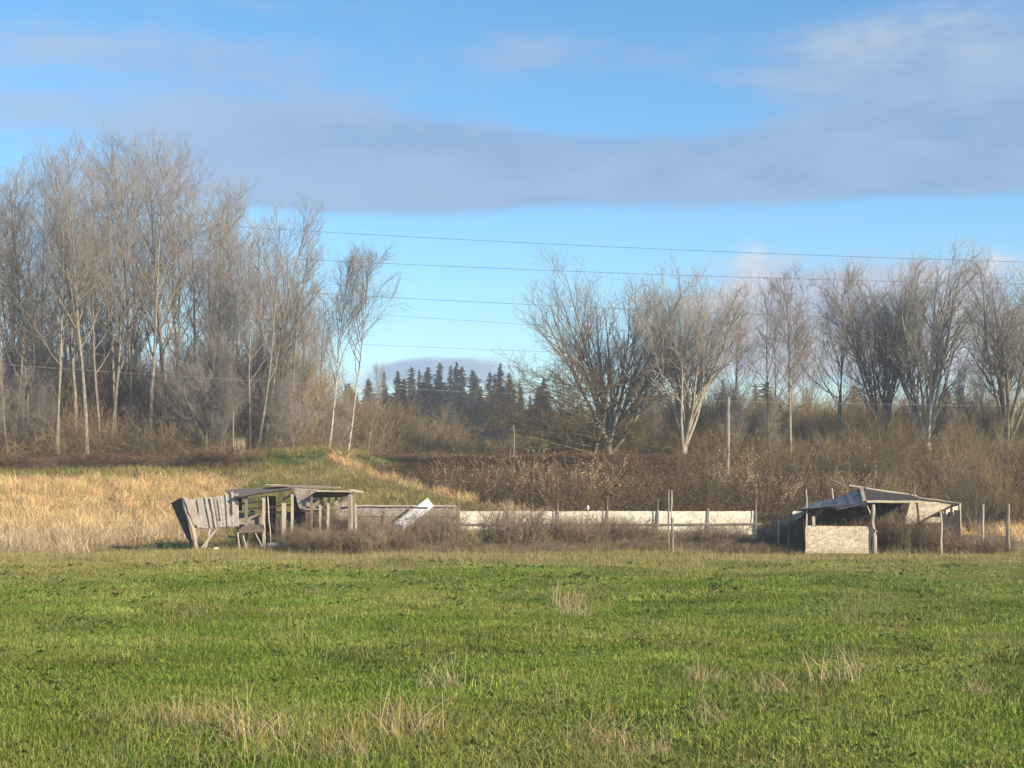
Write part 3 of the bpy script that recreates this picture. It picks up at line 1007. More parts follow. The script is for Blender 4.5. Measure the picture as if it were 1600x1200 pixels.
def make_shrub(seed, n, h0, h1, lean, r=0.02, up=0.5, kids=(7, 5, 3)):
    """many-stemmed bare shrub"""
    g = np.random.default_rng(seed)
    P0, R0 = stems(g, n, 0.5, h0, h1, lean, 0.07, r, 8, up)
    P1, R1 = grow(g, P0, R0, kids[0], 0.25, 0.98, (18, 45), lambda t, l: l * 0.32 * (1.2 - 0.7 * t) + 0.2, 5, 0.5, 0.12, 0.6, 0.014, 0.4)
    P2, R2 = grow(g, P1, R1, kids[1], 0.2, 1.0, (20, 50), lambda t, l: l * 0.42 + 0.15, 3, 0.4, 0.14, 0.7, 0.010, 0.5)
    P3, R3 = grow(g, P2, R2, kids[2], 0.2, 1.0, (20, 55), lambda t, l: l * 0.42 + 0.1, 2, 0.4, 0.1, 0.8, 0.008, 0.5)
    return join_tubes([(P0, R0, 5)]), join_tubes([(P1, R1, 3)]), join_tubes([(P2, R2, 3), (P3, R3, 3)])


class Proto:
    def __init__(self, name, parts, bark, limbm, twigm):
        (tv, tf), (lv, lf), (wv, wf) = parts
        self.t = mesh_np(name + '_trunk', tv, tf, None, bark)
        # crown: limbs and twigs in one mesh, two materials
        Vv = np.concatenate([lv, wv]); Ff = np.concatenate([lf, wf + len(lv)])
        self.c = mesh_np(name + '_crown', Vv, Ff, None, limbm)
        self.c.materials.append(twigm)
        mi = np.zeros(len(Ff), np.int32); mi[len(lf):] = 1
        self.c.polygons.foreach_set('material_index', mi)
        self.top = float(Vv[:, 2].max())


def plant(proto, name, px, d, top_py, label, group=None, rz=None, wide=1.0, lean=0.0, leany=0.0, cat='tree', trunk='trunk', crown='crown'):
    """stand a tree at depth d below photograph column px, tall enough to reach row top_py"""
    xx = (px - 800) * d / F
    z0 = tz(xx, d)
    ht = H - (top_py - HZ) * d / F - z0
    s = ht / proto.top
    t = empty(name, (xx, d, z0), random.uniform(0, 6.28) if rz is None else rz)
    t.scale = (s * wide, s * wide, s)
    if lean or leany:
        from mathutils import Matrix
        q = Matrix.Rotation(lean, 3, 'Y') @ Matrix.Rotation(leany, 3, 'X') @ Matrix.Rotation(t.rotation_euler[2], 3, 'Z')
        t.rotation_euler = q.to_euler()
    obj(trunk, proto.t, t)
    obj(crown, proto.c, t)
    return tag(t, label, cat, group)


C = [Proto('tall', make_tall(101, 28, 0.25), M['bark_pale'], M['bark_grey'], M['twig']),
     Proto('tall', make_tall(102, 28, 0.22, 1, 22, 0.33, 0.31), M['bark_pale'], M['bark_grey'], M['twig']),
     Proto('tall', make_tall(103, 27, 0.20, 2, 13, 0.36, 0.31, 3), M['bark_grey'], M['bark_grey'], M['twig']),
     Proto('tall', make_tall(104, 25, 0.17, 1, 18, 0.40, 0.27, 3), M['bark_grey'], M['bark_grey'], M['twig'])]
BI = [Proto('birch', make_tall(201, 18, 0.13, 1, 20, 0.42, 0.30, 4, (0, 0), (20, 42)), M['bark_birch'], M['bark_grey'], M['twig']),
      Proto('birch', make_tall(202, 17, 0.11, 1, 17, 0.45, 0.32, 4, (0, 0), (20, 45)), M['bark_birch'], M['bark_grey'], M['twig'])]
MA = [Proto('maple', make_vase(301, 18, 0.40, 18, (5, 42), 2, 0.03, 10), M['bark_maple'], M['bark_maple'], M['twig_maple']),
      Proto('maple', make_vase(302, 18, 0.34, 15, (4, 31), 2, 0.03, 10), M['bark_maple'], M['bark_maple'], M['twig_maple']),
      Proto('maple', make_vase(303, 19, 0.36, 10, (6, 33), 2, 0.03, 12), M['bark_grey'], M['bark_grey'], M['twig_dark'])]
AL = Proto('alder', make_tall(401, 18, 0.16, 2, 20, 0.35, 0.32, 5, (0, 0), (35, 70)), M['bark_grey'], M['bark_grey'], M['twig_dark'])
SA = [Proto('sapling', make_tall(501, 10, 0.06, 3, 14, 0.2, 0.25, 4), M['bark_grey'], M['bark_grey'], M['twig']),
      Proto('sapling', make_tall(502, 11, 0.07, 1, 20, 0.22, 0.28, 4), M['bark_pale'], M['bark_grey'], M['twig'])]
WI = [Proto('willow', make_shrub(601, 26, 5.0, 8.0, 0.75, 0.045, 0.35), M['bark_grey'], M['twig_olive'], M['twig_olive']),
      Proto('willow', make_shrub(602, 30, 4.0, 7.5, 0.95, 0.04, 0.25), M['twig_olive'], M['twig_olive'], M['twig_olive']),
      Proto('willow', make_shrub(603, 24, 4.5, 7.0, 0.85, 0.04, 0.4), M['bark_grey'], M['twig'], M['twig_olive'])]

G1 = 'bare trees standing together beyond the railway'
# front row of the left wood: column, depth, top row, proto, label, lean
left = [
    (136, 106, 196, 0, 'tall bare tree with pale flaking trunk rising straight from the railway edge', 0.0),
    (117, 109, 205, 1, 'tall straight bare tree just behind the pale flaking trunk', 0.0),
    (237, 108, 184, 1, 'tallest bare tree with thick pale trunk in the middle of the wood', 0.01),
    (258, 113, 186, 0, 'full-crowned bare tree growing right behind the tallest trunk', 0.0),
    (92, 107, 235, 2, 'twin-stemmed dark bare tree with ivy-dark base at the railway', -0.04),
    (205, 112, 192, 3, 'slim dark-trunked bare tree between two thick pale trunks', 0.0),
    (300, 110, 225, 3, 'slender bare tree beside the leaning white-barked birch', 0.03),
    (395, 107, 300, 2, 'bare clump of several slim stems rising from one foot', 0.06),
    (412, 108, 286, 3, 'slim bare tree leaning out over the gap by the birches', 0.10),
    (372, 112, 300, 3, 'thin straight bare tree behind the clump of slim stems', 0.02),
]
for px, d, top, k, lab, ln in left:
    plant(C[k], 'bare_tree', px, d, top, lab, G1, lean=ln)
back = [(55, 108, 260, 3), (165, 109, 240, 2), (185, 110, 215, 3), (275, 109, 235, 2), (318, 113, 262, 3), (345, 109, 300, 2), (428, 110, 330, 2), (455, 113, 345, 3), (15, 107.5, 275, 2), (490, 117, 395, 2), (10, 116, 245, 0), (40, 111, 225, 2), (65, 120, 214, 1), (160, 119, 190, 1), (180, 126, 200, 0), (275, 122, 200, 1), (325, 120, 250, 3), (345, 127, 275, 0),
        (-40, 112, 230, 1), (-80, 118, 225, 0), (-130, 113, 240, 3), (440, 121, 320, 3), (20, 133, 240, 1), (220, 134, 205, 0), (465, 128, 380, 1), (100, 138, 230, 3)]
for px, d, top, k in back:
    plant(C[k], 'bare_tree', px, d, top, 'grey bare tree with thin trunk standing deeper in the wood beyond the railway', G1, wide=random.uniform(.95, 1.15), lean=random.gauss(0, .03))
for i in range(24):
    px = random.uniform(-120, 520) if i < 14 else random.uniform(1000, 1700)
    top = random.uniform(300, 400) + max(0, px - 300) * 0.45 if px < 520 else random.uniform(450, 520)
    plant(C[2 + i % 2], 'bare_tree', px, random.uniform(140, 185), top, 'distant bare tree showing as brown haze behind the nearer trees', 'distant bare trees behind the nearer wood', wide=random.uniform(.95, 1.15))
plant(BI[1], 'birch_tree', 322, 107, 425, 'leaning white-barked birch at the edge of the wood', 'white-barked birches by the railway', lean=0.10, wide=0.8)
plant(BI[0], 'birch_tree', 513, 105.5, 372, 'white-barked birch with a black-stained foot beside the grassy mound', 'white-barked birches by the railway', rz=0.6, lean=0.115)
plant(BI[1], 'birch_tree', 540, 106.2, 368, 'slim white-barked birch leaning the most, its crown against blue sky', 'white-barked birches by the railway', rz=2.2, lean=0.145)
plant(BI[1], 'birch_tree', 572, 108, 560, 'short thin white-barked birch standing alone by the brambles', 'white-barked birches by the railway', rz=4.2, lean=0.10, wide=0.6)

G2 = 'bare maples and alders beyond the brambles'
plant(MA[0], 'maple_tree', 952, 106, 384, 'broad bare maple of many pale stems opening like a vase', G2, rz=2.4, wide=1.0)
plant(MA[1], 'maple_tree', 1068, 104.5, 400, 'bare maple of many crowded upright stems behind the weathered pole', G2, rz=1.9, wide=0.98)
plant(C[3], 'alder_tree', 1204, 105, 418, 'slim bare alder with mottled white trunk base among brambles', G2, wide=1.0, lean=-0.05)
plant(AL, 'alder_tree', 1236, 104, 402, 'dark bare alder with dense fuzzy crown of catkins', G2, rz=0.5, wide=1.0)
plant(AL, 'alder_tree', 1310, 109, 400, 'second dark fuzzy-crowned alder growing behind the willows', G2, rz=2.7, wide=0.9)
plant(MA[2], 'maple_tree', 1375, 107, 384, 'dark bare maple rising straight behind the tallest willow', G2, rz=3.3, wide=0.85)
plant(MA[1], 'maple_tree', 1450, 105.5, 368, 'tallest bare maple above the patchwork shed, with wide fans of twigs', G2, rz=5.0, wide=0.95)
plant(MA[2], 'maple_tree', 1575, 102.8, 392, 'large dark many-stemmed maple at the end of the thicket', G2, rz=0.9, wide=1.15)
plant(MA[0], 'maple_tree', 1690, 108, 400, 'bare maple beyond the last dark many-stemmed one', G2, rz=2.0)
plant(AL, 'alder_tree', 1150, 118, 430, 'thin bare alder filling the gap between the crowded maple and slim alder', G2, rz=1.2, wide=0.8)

# old mossy tree with sweeping low limbs, left of the broad maple
g_ = np.random.default_rng(77)
P0, R0 = trunk_line(g_, 6.0, 0.22, 9, (0.05, 0.0), 0.06)
P1, R1 = grow(g_, P0, R0, 26, 0.10, 1.0, (45, 85), lambda t, L: 5.4 - 1.6 * t, 10, -0.15, 0.09, 0.5, 0.05, 0.2)
P1[:, :, 0] -= np.linspace(0, 1, 10)[None] ** 1.2 * 2.2
P2, R2 = grow(g_, P1, R1, 10, 0.2, 1.0, (25, 65), lambda t, L: L * 0.34, 6, 0.25, 0.12, 0.55, 0.016, 0.3)
P3, R3 = grow(g_, P2, R2, 8, 0.15, 1.0, (25, 65), lambda t, L: L * 0.35 + .1, 3, 0.3, 0.14, 0.7, 0.010, 0.4)
P4, R4 = grow(g_, P3, R3, 5, 0.15, 1.0, (25, 65), lambda t, L: L * 0.4 + .1, 2, 0.3, 0.1, 0.7, 0.008, 0.4)
MO = Proto('mossy', (join_tubes([(P0, R0, 9)]), join_tubes([(P1, R1, 6), (P2, R2, 4)]), join_tubes([(P3, R3, 3), (P4, R4, 3)])), M['bark_moss'], M['bark_moss'], M['twig_olive'])
plant(MO, 'mossy_tree', 926, 103.2, 520, 'squat mossy tree with dark sweeping limbs under the broad maple', None, rz=0.0, wide=1.25)

# saplings and willows
G3 = 'bare willow bushes behind the patchwork shed'
wil = [(1090, 92, 668, 0, 'ochre willow bush at the foot of the crowded maple'), (1150, 88, 690, 2, 'grey-stemmed willow bush right beside the thick timber pole'),
       (1215, 90, 655, 0, 'arching willow bush at the foot of the slim mottled alder'), (1275, 86, 665, 1, 'dense ochre willow bush below the dark fuzzy-crowned alder'),
       (1330, 91, 628, 2, 'tall grey-stemmed willow behind the slate sheet roof'), (1385, 87, 622, 0, 'tall arching willow behind the ridge pole of the patchwork shed'),
       (1440, 92, 604, 1, 'tallest dense willow, behind the tan gable of the patchwork shed'), (1490, 86, 655, 2, 'grey-stemmed willow behind the dark side of the patchwork shed'),
       (1540, 89, 620, 0, 'arching willow behind the slim weathered field post'), (1590, 85, 650, 1, 'dense willow bush behind the thick grey end post'),
       (1640, 90, 630, 2, 'willow bush growing past the thick grey end post'), (1690, 87, 650, 0, 'willow bush growing past the thick grey end post'),
       (1300, 82, 705, 2, 'low grey willow bush just behind the slate sheet roof'), (1420, 81, 700, 1, 'low dense willow bush just behind the felt roof'),
       (1520, 79, 705, 2, 'low grey willow bush between the shed and slim post'), (1600, 80, 700, 1, 'low dense willow bush just behind the end post'),
       (1230, 83, 710, 1, 'low dense willow bush behind the pen rail'), (1110, 84, 720, 2, 'low grey willow bush before the thick timber pole')]
for px, d, top, k, lab in wil:
    plant(WI[k], 'willow_bush', px, d, top, lab, G3, wide=random.uniform(0.95, 1.25), cat='bush', trunk='stems', crown='twigs')
LT = Proto('leaning', make_tall(909, 7.5, 0.17, 1, 16, 0.35, 0.42, 3, (0, 0), (25, 60)), M['bark_moss'], M['bark_grey'], M['twig_olive'])
plant(LT, 'leaning_willow', 1346, 83, 655, 'dark leaning willow trunk rising behind the slate roof', None, rz=0.3, lean=0.42, cat='tree')
plant(LT, 'leaning_willow', 1288, 84, 672, 'dark willow trunk leaning towards the timber pole', None, rz=2.3, lean=-0.55, cat='tree')
G4 = 'young bare trees at the feet of the wood'
for i in range(40):
    px = random.uniform(-60, 560) if i < 33 else random.uniform(980, 1640)
    d = random.uniform(104.5, 118)
    top = random.uniform(430, 590) if px < 480 else random.uniform(540, 640)
    plant(SA[i % 2], 'sapling', px, d, top, 'thin bare sapling at the foot of the taller trees', G4, wide=random.uniform(0.9, 1.3), lean=random.gauss(0, .05), cat='sapling')

# undergrowth below the trees
und = []
for s in range(4):
    g_ = np.random.default_rng(700 + s)
    P0, R0 = stems(g_, 22, 0.7, 2.4, 4.6, 0.8, 0.09, 0.018, 7, 0.3)
    P1, R1 = grow(g_, P0, R0, 7, 0.15, 0.98, (20, 55), lambda t, l: l * 0.32 + .15, 4, 0.4, 0.1, 0.6, 0.009, 0.3)
    P2, R2 = grow(g_, P1, R1, 6, 0.15, 1.0, (20, 60), lambda t, l: l * 0.42 + .12, 2, 0.3, 0.12, 0.7, 0.008, 0.4)
    und.append(plant_mesh('undergrowth_clump', [(P0, R0, 4), (P1, R1, 3), (P2, R2, 3)], M['stem'], g_))
n = 1500
y = rng.uniform(106.5, 150, n); x = rng.uniform(-0.46, 0.46, n) * y
keep = (y < 125) | (rng.random(n) < 0.6)
x, y = x[keep], y[keep]
px = 800 + F * x / y
mid = np.exp(-((px - 760) / 130) ** 4)
keep = (rng.random(len(x)) > mid * 0.55)
x, y, mid = x[keep], y[keep], mid[keep]
hs_ = (0.75 + 0.75 * rng.random(len(x))) * (1 - 0.58 * mid) * (0.40 + 0.60 * sstep(108, 115, y)) * (1 + 0.45 * (1 - sstep(420, 560, px[keep])))
tint = lerp3((0.20, 0.152, 0.095), (0.36, 0.28, 0.155), rng.random(len(x)))
scatter('undergrowth', und, np.stack([x, y, terr(x, y)], 1), np.stack([1.0 + 0.6 * rng.random(len(x))] * 2 + [hs_], 1), jitter(tint, 0.2), 'brown leafless undergrowth at the feet of the trees beyond the railway', 'undergrowth')

# ------------------------------------------------------------------ far conifers
def make_conifer(seed, h, rad, n):
    g = np.random.default_rng(seed)
    P0, R0 = trunk_line(g, h, h * 0.013, 10, (0, 0), 0.004)
    t = 0.10 + 0.89 * (np.arange(n) + g.random(n)) / n
    z = t * h
    a = g.random(n) * 2 * np.pi
    ph = g.random(4) * 6
    L = rad * (1.03 - t) ** 0.8 * (0.45 + 0.7 * g.random(n)) * (1 + 0.28 * np.sin(z * 1.1 + ph[0] + 1.5 * np.sin(a + ph[1])) + 0.2 * np.sin(2 * a + ph[2] + z * 0.5)) + 0.12
    Vs, Fs = [], []
    K = 5
    for q in range(3):                       # three ribbons of foliage to every branch
        off = (q - 1) * 0.33
        aa = a + off
        d = np.stack([np.cos(aa), np.sin(aa)], 1)
        s = np.stack([-np.sin(aa), np.cos(aa)], 1)
        l = L * (1.0 if q == 1 else 0.72)
        rows = []
        for k in range(K):
            u = k / (K - 1)
            p = np.concatenate([d * (l * u)[:, None], (z - 0.30 * l * u + 0.16 * l * u * u + 0.06 * l * g.normal(size=n))[:, None]], 1)
            wdt = l * 0.24 * (1 - u) ** 0.6 * (0.5 + g.random(n)) + 0.03
            sd_ = np.concatenate([s * wdt[:, None], (-0.35 * wdt * g.random(n))[:, None]], 1)
            rows.append(p - sd_); rows.append(p); rows.append(p + sd_ * np.array([1, 1, -1]))
        Vv = np.stack(rows, 1)               # n, 3K, 3
        base = (np.arange(n) * 3 * K)[:, None]
        ff = []
        for k in range(K - 1):
            for e in range(2):
                ff.append(np.stack([base[:, 0] + 3 * k + e, base[:, 0] + 3 * k + e + 1, base[:, 0] + 3 * k + 4 + e, base[:, 0] + 3 * k + 3 + e], 1))
        Vs.append(Vv.reshape(-1, 3)); Fs.append(np.concatenate(ff) + q * n * 3 * K)
    return join_tubes([(P0, R0, 6)]), (np.concatenate(Vs), np.concatenate(Fs))


class Conif:
    def __init__(self, seed, h, rad, n):
        (tv, tf), (cv, cf) = make_conifer(seed, h, rad, n)
        self.t = mesh_np('conifer_trunk', tv, tf, None, M['bark_grey'])
        self.c = mesh_np('conifer_crown', cv, cf, None, M['needle'], smooth=False)
        self.top = h


CO = [Conif(801, 25, 6.2, 380), Conif(802, 25, 5.2, 360), Conif(803, 25, 7.4, 420), Conif(804, 20, 7.5, 380)]
skyline = [(575, 590), (600, 578), (622, 576), (643, 569), (655, 572), (668, 567), (687, 559), (704, 562), (713, 556), (722, 562), (738, 566), (741, 567), (765, 568), (772, 570),
           (781, 566), (795, 580), (812, 592), (850, 585), (1000, 590), (1030, 585), (1130, 585), (1180, 590), (1260, 595), (1500, 590), (540, 588), (480, 570), (430, 575)]
for i, (px, top) in enumerate(skyline):
    plant(CO[i % 3], 'conifer', px, 300 + (i * 37 % 70), top + (i * 29 % 14), 'dark blue-green conifer on the far skyline beyond the fields', 'conifers on the far skyline', wide=random.uniform(.8, 1.3), cat='conifer')
for i in range(54):
    px = random.uniform(540, 900) if i < 38 else random.uniform(960, 1600)
    top = random.uniform(585, 640)
    plant(CO[i % 4], 'conifer', px, random.uniform(230, 300), top + 4, 'smaller dark evergreen below the far conifer skyline', 'evergreens below the skyline', wide=random.uniform(1.1, 1.7), cat='conifer')
plant(CO[3], 'conifer', 735, 160, 640, 'pale olive rounded evergreen in front of the far dark conifers', None, wide=0.5, cat='conifer')

# pale bare shrubs in the gap in front of the conifers
GAP = [(655, 118, 655, 0), (700, 125, 640, 2), (745, 121, 668, 1), (775, 128, 672, 0), (620, 122, 640, 2), (820, 120, 660, 2), (680, 150, 618, 0), (845, 140, 640, 1)]
for px, d, top, k in GAP:
    plant(WI[k], 'bare_bush', px, d, top, 'bare many-stemmed bush in the gap before the far conifers', 'bushes in the gap before the conifers', wide=random.uniform(.8, 1.1), cat='bush', trunk='stems', crown='twigs')

# ------------------------------------------------------------------ right shed (patchwork)
def WG(px, d, z=0.0):
    """world point on column px at depth d and height z"""
    return Vector(((px - 800.0) * d / F, d, z))


def post(px, d, top_py, r, mat, label, group=None, px_top=None, name='fence_post', square=False, taper=0.8):
    a = WG(px, d); a.z = tz(a.x, d) - 0.15
    b = W(px_top if px_top is not None else px, top_py, d)
    m_ = MB()
    if square: m_.board(a, b, r * 2, r * 2, None, 5, 0.006)
    else: m_.pole([a, b], r, r * taper, 7, 0.008)
    return m_.thing(name, mat, label, 'post', group)


RS = empty('patchwork_shed', (WG(1364, 56).x, 56.0, 0))
D0, D1 = 54.75, 57.6
# front flake-board panel and posts
MB().sheet([WG(1258.5, D0, 0.02), WG(1361, D0, 0.0), W(1362, 822.5, D0), W(1258.5, 821.5, D0)], 0.016, 10, 6, 0.004, 0.01, 0.006).build('front_panel', M['chip_tan'], RS)
MB().pole([WG(1259.6, D0 + .08, -.2), W(1260.4, 800, D0 + .08), W(1260, 765, D0 + .08)], 0.042, 0.024).build('post', M['board_pale'], RS)
MB().board(WG(1271.5, D0 + .10, 0), W(1271.5, 807, D0 + .10), 0.10, 0.05).build('post', M['board_pale'], RS)
lg = MB()
lg.pole([WG(1365, D0 - .05, -.2), W(1366, 840, D0 - .05), W(1363.5, 815, D0 - .05), W(1365.5, 787, D0 - .02)], 0.088, 0.070, 9, 0.020)
lg.pole([W(1364, 812, D0), W(1358, 798, D0 - .02), W(1353, 787, D0)], 0.05, 0.028)
lg.pole([W(1365, 828, D0 - .08), W(1371, 830, D0 - .2)], 0.035, 0.018)
lg.build('log_post', M['log'], RS, True)
MB().pole([WG(1470, D0 - .5, -.2), W(1471.5, 830, D0 - .5), W(1470, 799, D0 - .5)], 0.045, 0.035).build('post', M['board_pale'], RS)
MB().pole([WG(1500, D1, -.2), W(1500, 786, D1)], 0.055, 0.045).build('post', M['board_pale'], RS)
MB().pole([WG(1300, D1 + .2, -.2), W(1301, 780, D1 + .2), W(1299.5, 763, D1 + .2)], 0.045, 0.035).build('post', M['board_pale'], RS)
MB().pole([WG(1429, D1 - .3, -.2), W(1429, 757, D1 - .3)], 0.032, 0.02).build('post', M['board_grey'], RS)
MB().board(WG(1431.5, D0 + 1.2, -.1), W(1431.5, 779, D0 + 1.2), 0.06, 0.05).build('post', M['board_dark'], RS)
# back wall boards
i = 0
px = 1256.0
while px < 1496:
    wdt = random.uniform(7.5, 11.0)
    MB().board(WG(px + wdt / 2, D1 + .06 + .01 * (i % 2), -.05), W(px + wdt / 2, 792 - (10 if px > 1310 else 0) + random.uniform(-1.5, 2.5), D1 + .06 + .01 * (i % 2)), (wdt - .4) * D1 / F, 0.022, (0, 1, 0), 3, 0.004).build('wall_board', M['board_dark'], RS)
    px += wdt
    i += 1
# left side: two rails and a slanted board
MB().board(W(1256, 800, D0 + .2), W(1262, 797, D1), 0.09, 0.045, (0, 0, 1)).build('rail', M['board_grey'], RS)
MB().sheet([WG(1255, D0 + .15, 0), WG(1258, D1, 0), W(1258, 800, D1), W(1255, 806, D0 + .15)], 0.014, 4, 4, 0.004).build('side_panel', M['board_dark'], RS)
# slate-coloured sagging sheet roof, higher at the back
rf = MB()
rf.sheet([W(1250, 795.5, D0 - .25), W(1311, 790, D0 - .2), W(1302, 779, D1 + .1), W(1262, 788, D1 + .1)], 0.012, 8, 6, 0.010, -0.05, 0.008)
rf.build('roof_sheet', M['slate_sheet'], RS)
MB().sheet([W(1308, 797, D0 - .3), W(1353, 786.5, D0 - .25), W(1345, 763, D1 + .1), W(1300, 781, D1 + .1)], 0.012, 8, 6, 0.010, -0.04, 0.008).build('roof_sheet', M['slate_sheet'], RS)
MB().sheet([W(1343, 784, D0 + 1.0), W(1353.5, 786, D0 + .2), W(1352, 761, D1 - .3), W(1340, 765, D1)], 0.012, 4, 5, 0.012).build('roof_flap', M['slate_dark'], RS)
# felt roof on the right with a pole along its top
rpan = MB().sheet([W(1354, 783, D0 - .1), W(1434, 781.5, D0 - .1), W(1431, 777, D1), W(1346, 762, D1)], 0.03, 8, 5, 0.006, 0.0, 0.004).build('roof_panel', M['roof_felt'], RS)
MB().pole([W(1326.5, 758.5, D1 - .1), W(1380, 767, D1 - .15), W(1433, 775, D1 - .2)], 0.035, 0.03, 6, 0.006).build('ridge_pole', M['board_pale'], rpan)
MB().board(W(1354, 783.5, D0 - .14), W(1433, 783.5, D0 - .14), 0.085, 0.05, (0, 1, 0)).build('beam', M['board_pale'], RS)
MB().board(W(1346, 762, D0 + .4), W(1351, 784, D0 - .1), 0.13, 0.04, (0, 1, 0)).build('brace', M['board_grey'], RS)
MB().board(W(1253, 796.5, D0 - .1), W(1352, 789.5, D0 - .1), 0.07, 0.045, (0, 1, 0)).build('beam', M['board_dark'], RS)
# tan flake-board gable on the right, its diagonal strut and the dark side wall
gb = MB()
gb.sheet([W(1413, 820, D0 + .9), W(1437, 817, D0 + .9), W(1437, 778, D0 + .9), W(1423, 782, D0 + .9)], 0.014, 4, 6, 0.004)
gb.build('gable_panel', M['chip_tan'], RS)
MB().sheet([W(1437, 816, D0 + .85), W(1442, 813.5, D0 + .85), W(1493, 786.5, D0 + .85), W(1433, 777.5, D0 + .85)], 0.014, 6, 6, 0.004).build('gable_panel', M['chip_tan'], RS)
MB().board(W(1434, 818, D0 + .78), W(1495, 786, D0 + .78), 0.06, 0.05, (0, 1, 0)).build('strut', M['board_dark'], RS)
MB().board(W(1433, 777, D0 + .80), W(1497, 785.5, D0 + .80), 0.05, 0.06, (0, 1, 0)).build('rafter', M['board_grey'], RS)
MB().sheet([W(1440, 818, D0 + .98), W(1469, 816, D0 + .98), W(1469, 808, D0 + .98), W(1455, 808, D0 + .98)], 0.014, 4, 3, 0.004).build('lower_panel', M['chip_tan'], RS)
for k, (a, b) in enumerate(((1472, 1480.5), (1480.9, 1490), (1490.4, 1500.5))):
    MB().board(WG((a + b) / 2, D0 + 1.0 + .4 * k, -.05), W((a + b) / 2, 803 - 3 * k, D0 + 1.0 + .4 * k), (b - a) * D0 / F, 0.022, (0, 1, 0), 3, .004).build('side_board', M['board_dark'], RS)
MB().sheet([W(1474, 806, D1 - .2), W(1497, 804, D1 - .2), W(1497, 790, D1 - .2), W(1474, 797, D1 - .2)], 0.012, 3, 3, 0.002).build('side_panel', M['chip_cream'], RS)  # added cream sheet, standing in for daylight seen through the side wall openings
MB().board(W(1486.5, 806, D0 + 1.3), W(1486.5, 789.5, D0 + 1.3), 0.07, 0.05).build('stud', M['board_dark'], RS)
MB().board(W(1476.5, 806, D0 + 1.1), W(1476.5, 794.5, D0 + 1.1), 0.06, 0.05).build('stud', M['board_dark'], RS)
tag(RS, 'patchwork shed with slate sheet roof and flake-board front panel', 'shed')
st = MB().pole([W(1297, 748, 58.2), W(1312, 756, 58.0), W(1325, 764, 57.5)], 0.016, 0.01, 5)
st.thing('dead_branch', M['log'], 'bare pale branch lying on top of the patchwork shed roof', 'branch')

# low pen rail and pale scrap left of the right shed
pr = empty('low_pen_rail', (WG(1235, 57.5).x, 57.5, 0))
MB().board(W(1217, 814.5, 57.4), W(1258, 815, 57.4), 0.07, 0.045, (0, 1, 0)).build('rail', M['board_pale'], pr)
for q in (1216.5, 1232, 1250):
    MB().board(WG(q, 57.45, -.1), W(q, 812, 57.45), 0.06, 0.05).build('post', M['board_pale'], pr)
tag(pr, 'low broken pen rail beside the patchwork shed', 'rail')
MB().sheet([W(1234, 815, 58.3), W(1259, 815, 58.3), W(1259, 799, 58.3), W(1239, 798.5, 58.3)], 0.014, 6, 5, 0.006, 0, 0.02).thing('scrap_panel', M['white_panel'], 'pale ragged scrap panel leaning by the patchwork shed', 'panel')

# ------------------------------------------------------------------ left shed (leaning)
LS = empty('leaning_shed', (WG(410, 59.5).x, 59.5, 0))
E0, E1 = 57.8, 60.8
MB().sheet([W(292, 840, E0 + 2.0), W(302.5, 857, E0), W(285.5, 776, E0), W(267.5, 786, E0 + 2.0)], 0.02, 5, 8, 0.006).build('end_panel', M['board_dark'], LS)
MB().pole([WG(310, E0 - .1, -.15), W(303, 838, E0 - .1), W(296, 812, E0 - .08), W(285.5, 776, E0 - .05)], 0.085, 0.075, 8, 0.015).build('post', M['log'], LS, True)
MB().board(W(306, 820, E0 - .16), W(290, 777, E0 - .16), 0.15, 0.025, (0, 1, 0), 6, .01, 1.0).build('corner_board', M['board_pale'], LS)
MB().board(W(312, 823, E0 - .12), W(300, 782, E0 - .12), 0.12, 0.02, (0, 1, 0), 6, .01, 0.8).build('corner_board', M['board_pale'], LS)
# hanging sheets of the leaning front
tops = [(291, 781), (318, 777), (333, 776.5), (352, 773), (371, 771)]
bots = [(304, 826), (330, 825), (341, 824), (357, 823), (373, 822)]
fsh = []
for k in range(4):
    a, b, c_, d_ = bots[k], bots[k + 1], tops[k + 1], tops[k]
    dd = E0 + .03 * (k % 2)
    fs_ = MB().sheet([W(a[0], a[1], dd), W(b[0] + .8, b[1], dd), W(c_[0] + .8, c_[1], dd + .12), W(d_[0], d_[1], dd + .12)], 0.012, 7, 7, 0.006, 0.012, 0.012).build('front_sheet', M['sheet_grey'], LS)
    fsh.append(fs_)
for (a, b, c_, d_, wd) in ((319.5, 769, 330.5, 824, .10), (329.5, 777, 338, 824, .10), (341.5, 780, 346, 812, .08), (353.5, 770, 357, 822, .10), (363, 768.5, 366, 802, .10), (309, 779, 313, 800, .05)):
    MB().board(W(a, b, E0 + .075), W(c_, d_, E0 - .04), wd * .8, 0.022, (0, 1, 0), 5, .006).build('batten', M['board_pale'], fsh[0 if a < 318 else 1 if a < 333 else 2 if a < 352 else 3])
